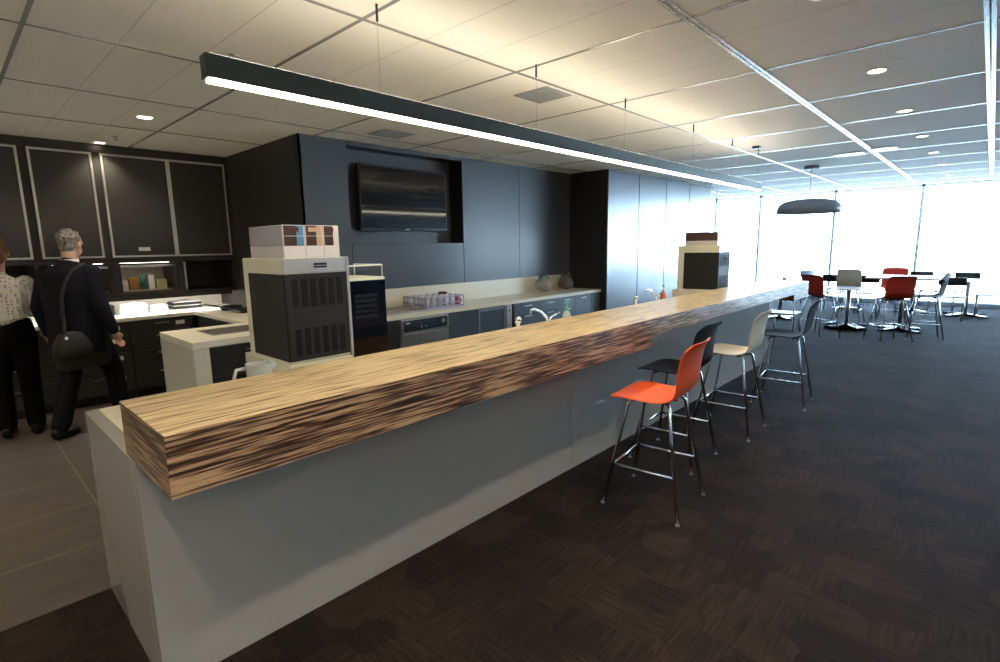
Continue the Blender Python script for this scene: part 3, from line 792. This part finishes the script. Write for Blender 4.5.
for i in range(3): capsule_box(-2.75, -2.36, 6.30+.095*i, 6.394+.095*i, zt, ['near', 'middle', 'far'][i]+' dark printed carton on top of the far coffee machine', [(m_pr1, m_pr1, m_pr1)]*3 and pals[i], 'cartons on the far coffee machine', m_pr1 if i == 0 else None)
# brown end print on far cartons
# cup cooler / black glass unit
x0, x1, y0, y1 = -2.93, -2.60, 1.53, 1.795
t = thing('milk_cooler', 'black glass fronted cooler right of the near coffee machine', 'cooler', ((x0+x1)/2, (y0+y1)/2, .885))
part('body', MB().box(x0, x1-.01, y0, y1, .886, 1.415), m_black, t, bevel=.003)
part('front_glass', MB().box(x1-.01, x1, y0, y1, .89, 1.412), mat('blue_black_glass', (.0025, .004, .009), .12, spec=.15), t)
part('lower_panel', MB().box(x1, x1+.002, y0+.003, y1-.003, .89, 1.08), mat('brown_glass', (.016, .009, .006), .2, spec=.25), t)
part('top_plate', MB().box(x0, x1, y0, y1, 1.415, 1.432), m_mframe, t, bevel=.003)
v = MB()
for i in range(5): v.box(x1, x1+.002, y0+.055, y1-.06, 1.20+.03*i, 1.218+.03*i)
part('vent_slots', v, m_mvent, t)
rl = MB().box(x0+.01, x1, y1-.008, y1, 1.432, 1.50).box(x0+.01, x1, y1-.008, y1, 1.495, 1.505).box(x1-.012, x1-.002, y0, y1, 1.49, 1.505)
rl = MB().tube([(x1-.01, y0+.01, 1.43), (x1-.01, y0+.01, 1.50), (x1-.01, y1-.01, 1.50), (x1-.01, y1-.01, 1.43)], .005, 6).tube([(x0+.02, y1-.01, 1.43), (x0+.02, y1-.01, 1.50), (x1-.01, y1-.01, 1.50)], .005, 6)
part('cup_rail', rl, m_mframe, t)
# measuring jug
jx, jy = -2.43, .96
t = thing('measuring_jug', 'translucent plastic jug behind the near end of the timber slab', 'jug', (jx, jy, .885))
m_pl = mat('frosted_plastic', (.80, .84, .84), .3, trans=.55)
prof = [(.044, 0), (.052, .09), (.058, .195), (.054, .195), (.049, .09), (.040, .006), (.002, .005)]
part('body', MB().lathe(prof, (jx, jy, .886), 24, cap=False), m_pl, t)
part('spout', MB().prism([(.0, .0), (.05, .0), (.09, .02), (.05, .03), (0, .03)], 1, -.02, .02), m_pl, t)
sp = [o for o in t.children if o.name.startswith('spout')][0]
sp.data.vertices.foreach_get
for v in sp.data.vertices:
    c = v.co + t.location
    v.co = (Vector((c.y*.7, c.x*.35+.050, c.z+.165)))
part('handle', MB().tube([(jx, jy-.062, 1.065), (jx, jy-.10, 1.065), (jx, jy-.112, 1.03), (jx, jy-.10, .985), (jx, jy-.06, .96)], .009, 8), m_pl, t)
# taps on the bar worktop
def tap(x, y, label, s=1):
    t = thing('tap', label, 'tap', (x, y, .885))
    part('base', MB().lathe([(.030, 0), (.030, .02), (.022, .03), (.022, .10), (.018, .11)], (x, y, .886), 16), m_chrome, t)
    part('spout', MB().tube([(x, y, .96), (x-.0, y-.03, 1.03), (x, y-.10, 1.085), (x, y-.19, 1.115), (x, y-.225, 1.108), (x, y-.232, 1.085)], .0095, 10), m_chrome, t)
    part('lever', MB().tube([(x, y, .99), (x, y+.03, 1.03), (x, y+.14, 1.055)], [.011, .008, .006], 10), m_chrome, t)
    return t
tap(-2.52, 3.27, 'curved chrome tap with lever behind the middle of the timber slab')
tap(-2.62, 5.30, 'curved chrome tap farther along near the far coffee machine')
t = thing('water_tap', 'short round chrome mixer left of the near curved tap', 'tap', (-2.55, 2.93, .885))
part('body', MB().lathe([(.028, 0), (.028, .02), (.018, .03), (.014, .13), (.024, .14), (.026, .168), (.018, .182), (.006, .186)], (-2.55, 2.93, .886), 16), m_chrome, t)
t = thing('water_tap', 'short round chrome mixer left of the far curved tap', 'tap', (-2.66, 4.93, .885))
part('body', MB().lathe([(.028, 0), (.028, .02), (.018, .03), (.014, .12), (.022, .13), (.024, .158), (.016, .17), (.006, .174)], (-2.66, 4.93, .886), 16), m_chrome, t)
def soap(x, y, body, cap, label):
    t = thing('soap_bottle', label, 'bottle', (x, y, .885))
    part('bottle', MB().lathe([(.034, 0), (.036, .02), (.036, .14), (.026, .175), (.012, .19)], (x, y, .886), 16), body, t)
    part('cap', MB().lathe([(.016, .19), (.016, .215), (.008, .22), (.006, .245), (.02, .247), (.02, .258)], (x, y, .886), 12), cap, t)
soap(-2.44, 3.40, mat('milky_plastic', (.62, .68, .60), .3), mat('mint_plastic', (.18, .50, .32), .4), 'white soap bottle with green cap beside the near tap')
soap(-2.57, 5.38, mat('pink_plastic', (.72, .20, .13), .4), m_label, 'pink bottle with white top beside the far tap')

# ---------------------------------------------------------------- things on the TV wall bench
# drainer tray + glass rack
t = thing('drainer_tray', 'shallow stainless drainer tray left of the lilac glass rack', 'tray', (-4.75, 3.45, .90))
part('plate', MB().box(-4.95, -4.50, 3.0, 3.65, .901, .906), m_steel, t)
part('rim', MB().box(-4.95, -4.50, 3.0, 3.01, .906, .918).box(-4.95, -4.50, 3.64, 3.65, .906, .918).box(-4.95, -4.94, 3.01, 3.64, .906, .918).box(-4.51, -4.50, 3.01, 3.64, .906, .918), m_steel, t)
rx0, rx1, ry0, ry1, rz0, rz1 = -4.965, -4.55, 3.67, 4.25, .905, 1.03
t = thing('glass_rack', 'lilac plastic dishwasher rack full of upturned glasses', 'rack', ((rx0+rx1)/2, (ry0+ry1)/2, .90))
rk = MB().box(rx0, rx1, ry0, ry1, rz0-.004, rz0+.012)
for z in (rz1-.012, rz0+.045):
    rk.box(rx0, rx1, ry0, ry0+.008, z, z+.012).box(rx0, rx1, ry1-.008, ry1, z, z+.012).box(rx0, rx0+.008, ry0, ry1, z, z+.012).box(rx1-.008, rx1, ry0, ry1, z, z+.012)
for i in range(9):
    a = ry0+(ry1-ry0-.008)*i/8
    rk.box(rx0, rx0+.007, a, a+.008, rz0, rz1).box(rx1-.007, rx1, a, a+.008, rz0, rz1)
for i in range(7):
    a = rx0+(rx1-rx0-.008)*i/6
    rk.box(a, a+.008, ry0, ry0+.007, rz0, rz1).box(a, a+.008, ry1-.007, ry1, rz0, rz1)
part('crate', rk, m_crate, t)
gl0 = None
m_cup = mat('white_glassware', (.85, .84, .86), .12, trans=.1)
for i in range(4):
    for j in range(6):
        x = rx0+.055+i*.10; y = ry0+.052+j*.095
        if (i, j) == (3, 5): continue
        if gl0 is None:
            gl0 = obj('drinking_glass', MB().lathe([(.034, 0), (.032, .05), (.027, .115), (.012, .12)], (0, 0, 0), 14), m_cup, loc=(x, y, rz0+.0125))
            tag(gl0, 'upturned drinking glass standing in the lilac rack', 'glass', 'glasses in the lilac rack'); o = gl0
        else:
            o = gl0.copy(); COL.objects.link(o); o.location = (x, y, rz0+.0125)
tag(obj('bowl', MB().lathe([(.055, 0), (.06, .012), (.055, .02), (.03, .03)], (0, 0, 0), 20), mat('plum_plastic', (.16, .02, .06), .3), loc=(-4.76, 4.10, 1.04)), 'small plum coloured lid lying on the glasses in the rack', 'lid')
tag(obj('coffee_mug', MB().lathe([(.036, 0), (.038, .09), (.034, .09), (.032, .01), (.003, .008)], (0, 0, 0), 18).tube([(.034, 0, .075), (.06, 0, .07), (.06, 0, .03), (.034, 0, .02)], .005, 8), mat('red_white_mug', (.55, .10, .14), .3), loc=(rx0+.355, ry0+.527, rz0+.0125)), 'red mug at the right corner of the lilac rack', 'mug')
# glass jugs
m_jug = mat('scuffed_glass', (.72, .73, .70), .10, trans=.6)
def jug(x, y, label, r=.085, tilt=0, mt=None):
    t = thing('glass_jug', label, 'jug', (x, y, .905+r*math.sin(tilt)*.55), 0, 'glass jugs by the dark panel'); t.rotation_euler = (-tilt, 0, .5)
    prof = [(.05, 0), (r, .03), (r*1.08, .08), (r*.95, .13), (r*.7, .165), (r*.68, .19), (r*.65, .19), (r*.66, .165), (r*.9, .13), (r*1.02, .08), (r*.94, .034), (.045, .006), (.003, .005)]
    b = obj('bowl', MB().lathe(prof, (0, 0, 0), 24, cap=False), mt or m_jug, t)
    obj('lid', MB().lathe([(r*.69, .186), (r*.72, .20), (r*.5, .215), (.02, .22)], (0, 0, 0), 20), m_black, t)
    obj('handle', MB().tube([(0, r*.7, .17), (0, r*1.6, .16), (0, r*1.75, .10), (0, r*1.05, .06)], .009, 8), m_black, t)
    return t
j = jug(-4.80, 6.08, 'glass jug with black lid and amber dregs, left of the other jug', .115, .6)
obj('dregs', MB().cyl((0, 0, .008), (0, 0, .018), .07, n=20), mat('amber', (.5, .16, .03), .3), j)
j2 = jug(-4.78, 6.62, 'glass jug with black lid right of the amber one, against the dark panel', .115, .45, mat('smoky_glass', (.30, .29, .27), .10, trans=.5))

# ---------------------------------------------------------------- things on the left worktop
def bowl(x, y, r, h, label):
    tag(obj('bowl', MB().lathe([(r, 0), (r, .01), (r*.97, h*.5), (r*.90, h*.9), (r*.82, h), (r*.55, h), (r*.53, h*1.06), (r*.48, h*1.06), (r*.46, h)], (0, 0, 0), 28), mat('white_china', (.85, .85, .85), .2), loc=(x, y, .9015)), label, 'bowl')
bowl(-7.05, 1.47, .135, .12, 'larger upturned white bowl on the back worktop beside the man')
bowl(-7.03, 1.71, .095, .085, 'smaller upturned white bowl right of the larger one on the back worktop')
for i, (y, z) in enumerate(((2.05, .9015), (2.05, .945))):
    tag(obj('tray', MB().box(-.12, .12, -.16, .16, 0, .008).box(-.12, -.112, -.16, .16, .008, .03).box(.112, .12, -.16, .16, .008, .03).box(-.12, .12, -.16, -.152, .008, .03).box(-.12, .12, .152, .16, .008, .03), m_black, loc=(-7.28, y, z), bevel=.002), ['lower', 'upper'][i]+' black tray of the stack at the back of the worktop', 'tray')
    tag(obj('chopping_board', MB().box(-.11, .11, -.15, .15, 0, .012), m_label, loc=(-7.28, y, z+.0305), bevel=.002), ['lower', 'upper'][i]+' pale board lying on the stacked black trays', 'board')
t = thing('frying_pan', 'black pan with long handle in the worktop corner', 'pan', (-6.55, 2.33, .90))
part('pan', MB().lathe([(.10, .002), (.13, .045), (.126, .045), (.095, .008), (.003, .007)], (-6.55, 2.33, .90), 24, cap=False), m_black, t)
part('handle', MB().tube([(-6.62, 2.23, .94), (-6.72, 2.12, .965), (-6.76, 2.06, .97)], .010, 8), m_black, t)
t = thing('hotplate', 'low black hotplate beside the pan on the corner worktop', 'hotplate', (-6.15, 2.35, .90))
part('body', MB().box(-6.30, -6.02, 2.24, 2.48, .901, .94), m_black, t, bevel=.01)
part('plate', MB().cyl((-6.16, 2.36, .94), (-6.16, 2.36, .952), .10, n=24), m_mdark, t)
t = thing('storage_box', 'long dark box against the splashback behind the man', 'box', (-7.3, 1.0, .9))
part('case', MB().box(-7.42, -7.20, .85, 1.32, .9015, 1.0), m_dark, t, bevel=.006)
part('lid', MB().box(-7.41, -7.21, .86, 1.31, 1.0, 1.008), m_black, t)

# ---------------------------------------------------------------- people
def capsule(mb, pts, rs, n=16, flat=None):
    # loft of ellipses along pts; rs are (rx, ry) pairs perpendicular to travel, world axes kept
    pts = [Vector(p) for p in pts]; rings = []
    for i, p in enumerate(pts):
        d = (pts[min(i+1, len(pts)-1)]-pts[max(i-1, 0)]).normalized()
        ref = Vector((0, 1, 0)) if abs(d.y) < .9 else Vector((1, 0, 0))
        a = ref.cross(d).normalized(); b = d.cross(a).normalized()
        r = rs[i]; ra, rb = r if isinstance(r, tuple) else (r, r)
        rings.append([p+ra*math.cos(t)*a+rb*math.sin(t)*b for t in [2*PI*j/n for j in range(n)]])
    mb.ring_loft(rings)
    for q, r in ((pts[0], rs[0]), (pts[-1], rs[-1])):
        rr = min(r) if isinstance(r, tuple) else r
        mb.ell(tuple(q), (rr*.96,)*3, 12, 8)
    return mb
def remesh(o, vox, sm=6):
    r = o.modifiers.new('fuse', 'REMESH'); r.mode = 'VOXEL'; r.voxel_size = vox; r.use_smooth_shade = True
    s = o.modifiers.new('smooth', 'SMOOTH'); s.factor = .5; s.iterations = sm
def hand(mb, w_, d, side, curl=.5):
    # w_: wrist, d: forearm direction (unit); palm + five fingers, in local frame
    d = Vector(d).normalized(); f = Vector((1, 0, 0)); ac = d.cross(f).normalized(); nrm = ac.cross(d).normalized()
    w_ = Vector(w_)
    palm = w_+d*.05
    capsule(mb, [w_-d*.02, w_+d*.03, w_+d*.085], [.024, (.020, .034), (.016, .038)], 12)
    for i, (off, ln) in enumerate(((-.029, .070), (-.010, .080), (.010, .075), (.028, .060))):
        a = w_+d*.085+nrm*off
        b = a+d*ln*.45-ac*side*ln*.15*curl; c = b+d*ln*.30*(1-.4*curl)-ac*side*ln*.35*curl; e_ = c+d*ln*.15-ac*side*ln*.28*curl
        mb.tube([a-d*.01, b, c, e_], [.0095, .009, .0085, .0075], 8)
    a = w_+d*.03+nrm*.030
    mb.tube([a, a+nrm*.025+d*.03, a+nrm*.032+d*.06], [.012, .011, .009], 8)
def head(mb, c, s=1):
    # c = head centre, facing +x
    x, y, z = c
    mb.ell((x-.008, y, z+.02), (.098*s, .076*s, .105*s), 20, 14)
    mb.ell((x+.025, y, z-.055), (.062*s, .055*s, .062*s), 16, 10)
    mb.ell((x+.094*s, y, z-.012), (.016, .012, .026), 10, 8)      # nose
    mb.ell((x+.070*s, y, z-.060), (.018, .026, .012), 10, 8)      # lips
    mb.ell((x+.078*s, y, z+.022), (.012, .045, .010), 10, 8)      # brow
    for sg in (-1, 1): mb.ell((x-.005, y+sg*.079*s, z-.008), (.018, .009, .032), 10, 8)
def eyes(t, c, s=1):
    e_ = MB()
    for sg in (-1, 1): e_.ell((c[0]+.082*s, c[1]+sg*.030, c[2]+.004), (.010, .012, .008), 10, 8)
    obj('eyes', e_, mat('eye', (.6, .58, .55), .2), t)

# the man (local frame: faces +x, left is +y)
man = thing('person', 'grey haired person in a navy suit walking away with an olive shoulder bag', 'person', (-5.84, .79, 0), D(132))
H = (.055, 0, 1.675)
b = MB()
head(b, H, .95)
capsule(b, [(0, 0, 1.42), (.01, 0, 1.50), (.02, 0, 1.60)], [.062, .056, .058], 14)
capsule(b, [(-.03, 0, .98), (-.03, 0, 1.15), (-.02, 0, 1.36)], [(.10, .14), (.10, .14), (.09, .16)], 16)
rsh, rel, rwr = (-.01, -.19, 1.42), (-.05, -.27, 1.14), (.04, -.285, .90)
lsh, lel, lwr = (-.01, .19, 1.42), (-.05, .28, 1.13), (.02, .28, .88)
for a, e_, w_, sd in ((rsh, rel, rwr, -1), (lsh, lel, lwr, 1)):
    capsule(b, [a, e_, w_], [.045, .038, .026], 12)
    hand(b, w_, (Vector(w_)-Vector(e_)), sd)
body_legs = {'R': [(0, -.10, .96), (.20, -.11, .52), (.22, -.12, .10)], 'L': [(0, .10, .96), (-.02, .11, .52), (-.20, .11, .11)]}
for kx, pts in body_legs.items():
    capsule(b, pts, [.08, .055, .040], 12)
    a = pts[2]; capsule(b, [a, (a[0]+.02, a[1], a[2]-.05), (a[0]+.07, a[1], a[2]-.060)], [.035, .028, .022], 10)
bo = obj('body', b, m_skin, man); remesh(bo, .006, 3)
eyes(man, H, .95)
hr = MB().ell((H[0]-.022, 0, H[2]+.033), (.092, .078, .094), 22, 14).ell((H[0]-.052, 0, H[2]-.02), (.054, .066, .064), 16, 10)
random.seed(3)
for i in range(46):
    th = random.uniform(0, 2*PI); ph = random.uniform(.1, 1.5)
    nx, ny, nz_ = math.sin(ph)*math.cos(th), math.sin(ph)*math.sin(th), math.cos(ph)
    if nx > .6 and nz_ < .5: continue
    hr.ell((H[0]-.022+.086*nx, .073*ny, H[2]+.033+.088*nz_), (.022, .018, .012), 8, 6)
ho = obj('hair', hr, m_hairg, man); remesh(ho, .007, 2)
col_ = MB().lathe([(.066, 0), (.068, .045), (.062, .05), (.06, 0)], (.010, 0, 1.495), 20, cap=False)
obj('shirt_collar', col_, m_shirt, man)
jk = MB()
capsule(jk, [(-.02, 0, .74), (-.025, 0, .95), (-.03, 0, 1.12), (-.03, 0, 1.28), (-.02, 0, 1.41), (-.005, 0, 1.465), (0, 0, 1.51)], [(.165, .235), (.158, .222), (.152, .212), (.150, .232), (.128, .225), (.10, .15), (.07, .085)], 24)
for a, e_, w_ in ((rsh, rel, rwr), (lsh, lel, lwr)):
    av, ev, wv = Vector(a), Vector(e_), Vector(w_)
    capsule(jk, [av+Vector((0, 0, .005)), av.lerp(ev, .5), ev, ev.lerp(wv, .5), wv.lerp(ev, .06)], [.082, .070, .062, .055, .046], 14)
jo = obj('jacket', jk, m_suit, man); remesh(jo, .012, 5)
tr = MB()
capsule(tr, [(-.01, 0, .86), (-.015, 0, .98)], [(.12, .16), (.13, .17)], 18)
for kx, pts in body_legs.items():
    p0, p1, p2 = [Vector(p) for p in pts]
    capsule(tr, [p0+Vector((0, 0, -.02)), p0.lerp(p1, .5), p1, p1.lerp(p2, .5), p2+Vector((0, 0, .0))], [.108, .095, .080, .074, .072], 16)
to = obj('trousers', tr, noise_tint(mat('dark_trousers', (.01, .012, .016), .85, spec=.15), (.0022, .0026, .004), (.0055, .0065, .009), (50, 50, 50)), man); remesh(to, .012, 4)
def shoe(t, x, y, z, pitch=0, w_=.045, ln=.29):
    s = MB()
    cs = [(-.09, .035, .045), (-.05, .042, .05), (0, .042, .045), (.06, .048, .034), (.12, .046, .026), (.165, .030, .020), (.185, .012, .012)]
    rings = []
    for cx, hw, hh in cs:
        rings.append([(cx, hw*math.cos(a), max(0, hh+hh*math.sin(a)) if math.sin(a) > 0 else hh*(1+math.sin(a))) for a in [2*PI*j/16 for j in range(16)]])
    s.ring_loft(rings)
    o = obj('shoe', s, m_shoe, t); o.location = (x, y, z); o.rotation_euler = (0, pitch, 0)
    u = o.modifiers.new('sub', 'SUBSURF'); u.levels = 1
shoe(man, .22, -.12, .004)
shoe(man, -.20, .11, .004)
# bag strap (part of the clothing) and bag
sb_ = MB()
st_pts = [(.125, -.10, 1.32), (.07, -.12, 1.46), (0, -.13, 1.50), (-.10, -.12, 1.46), (-.165, -.09, 1.36), (-.192, -.06, 1.24), (-.196, -.05, 1.10), (-.196, -.05, .98), (-.17, -.22, .92)]
sb_.tube(st_pts, .014, 8)
bag = MB()
cb = Vector((-.10, -.245, .80))
rings = []
for z, wx, wy in ((-.16, .13, .045), (-.15, .175, .065), (-.05, .185, .075), (.06, .165, .065), (.12, .135, .045), (.13, .11, .02)):
    rings.append([(wx*math.copysign(abs(math.cos(a))**.42, math.cos(a)), wy*math.copysign(abs(math.sin(a))**.42, math.sin(a)), z) for a in [2*PI*j/24 for j in range(24)]])
bag.ring_loft(rings)
bagt = thing('shoulder_bag', 'olive canvas messenger bag hanging at the hip of the walking person', 'bag', (-5.69, .78, .785), D(112))
bagt.scale = (1.15, 1.05, 1.12)
bb = obj('pouch', bag, m_bag, bagt); u = bb.modifiers.new('sub', 'SUBSURF'); u.levels = 1
fl = MB()
rings = []
for z, wx, wy in ((-.07, .186, .082), (.02, .182, .080), (.07, .168, .070), (.125, .138, .05), (.138, .10, .02)):
    rings.append([(wx*math.copysign(abs(math.cos(a))**.42, math.cos(a)), wy*math.copysign(abs(math.sin(a))**.42, math.sin(a)), z) for a in [2*PI*j/24 for j in range(24)]])
fl.ring_loft(rings)
obj('flap', fl, m_bag, bagt)
obj('buckle', MB().box(-.150, -.132, -.088, -.078, .09, .11), m_steel, bagt)
# strap in world coordinates from the man's far shoulder down to the bag
mw = Matrix.Translation((-5.84, .79, 0)) @ Matrix.Rotation(D(132), 4, 'Z')
wp = [mw @ Vector(p) for p in st_pts[:-1]]
bm_inv = (Matrix.Translation((-5.69, .78, .785)) @ Matrix.Rotation(D(112), 4, 'Z') @ Matrix.Diagonal((1.15, 1.05, 1.12, 1))).inverted()
lp = [bm_inv @ p for p in wp] + [Vector((-.13, -.03, .13))]
obj('strap', MB().tube(lp, .013, 8), m_bag, bagt)

# the woman (mostly cut by the left frame edge), faces +x local
wom = thing('person', 'auburn haired person in a dotted white blouse at the left edge', 'person', (-6.17, .355, 0), D(165))
H = (.05, 0, 1.615)
b = MB(); head(b, H, .95)
capsule(b, [(0, 0, 1.36), (.01, 0, 1.44), (.02, 0, 1.54)], [.05, .046, .05], 14)
capsule(b, [(-.02, 0, .95), (-.02, 0, 1.12), (-.01, 0, 1.30)], [(.10, .13), (.09, .12), (.09, .14)], 16)
rsh, rel, rwr = (-.01, -.165, 1.35), (-.03, -.235, 1.10), (.10, -.22, .92)
lsh, lel, lwr = (-.01, .165, 1.35), (-.03, .235, 1.10), (.10, .22, .92)
for a, e_, w_, sd in ((rsh, rel, rwr, -1), (lsh, lel, lwr, 1)):
    capsule(b, [a, e_, w_], [.038, .032, .022], 12); hand(b, w_, (Vector(w_)-Vector(e_)), sd)
wl = {'R': [(0, -.09, .92), (.02, -.09, .50), (.0, -.09, .10)], 'L': [(0, .09, .92), (.0, .10, .50), (-.02, .10, .10)]}
for kx, pts in wl.items():
    capsule(b, pts, [.08, .052, .036], 12)
    a = pts[2]; capsule(b, [a, (a[0]+.02, a[1], a[2]-.05), (a[0]+.07, a[1], a[2]-.060)], [.032, .026, .022], 10)
bo = obj('body', b, m_skin, wom); remesh(bo, .006, 3); eyes(wom, H, .95)
hr = MB().ell((H[0]-.025, 0, H[2]+.032), (.100, .088, .102), 22, 14).ell((H[0]-.055, 0, H[2]-.03), (.062, .082, .080), 16, 10)
ho = obj('hair', hr, m_hairb, wom); remesh(ho, .008, 3)
bl = MB()
capsule(bl, [(-.02, 0, 1.055), (-.025, 0, 1.10), (-.02, 0, 1.20), (-.015, 0, 1.33), (0, 0, 1.41)], [(.138, .192), (.126, .172), (.130, .184), (.105, .175), (.06, .08)], 24)
for a, e_, w_ in ((rsh, rel, rwr), (lsh, lel, lwr)):
    av, ev, wv = Vector(a), Vector(e_), Vector(w_)
    capsule(bl, [av, av.lerp(ev, .5), ev, ev.lerp(wv, .5), wv.lerp(ev, .1)], [.066, .056, .050, .045, .036], 14)
jo = obj('blouse', bl, m_blouse, wom); remesh(jo, .012, 5)
tr = MB()
capsule(tr, [(-.01, 0, .86), (-.015, 0, .96), (-.018, 0, 1.04)], [(.130, .180), (.130, .182), (.118, .165)], 18)
for kx, pts in wl.items():
    p0, p1, p2 = [Vector(p) for p in pts]
    capsule(tr, [p0+Vector((0, 0, -.02)), p0.lerp(p1, .5), p1, p1.lerp(p2, .5), p2], [.105, .092, .078, .072, .068], 16)
to = obj('trousers', tr, mat('black_trousers', (.0025, .0025, .003), .9, spec=.1), wom); remesh(to, .012, 4)
shoe(wom, 0, -.09, .004); shoe(wom, -.02, .10, .004)
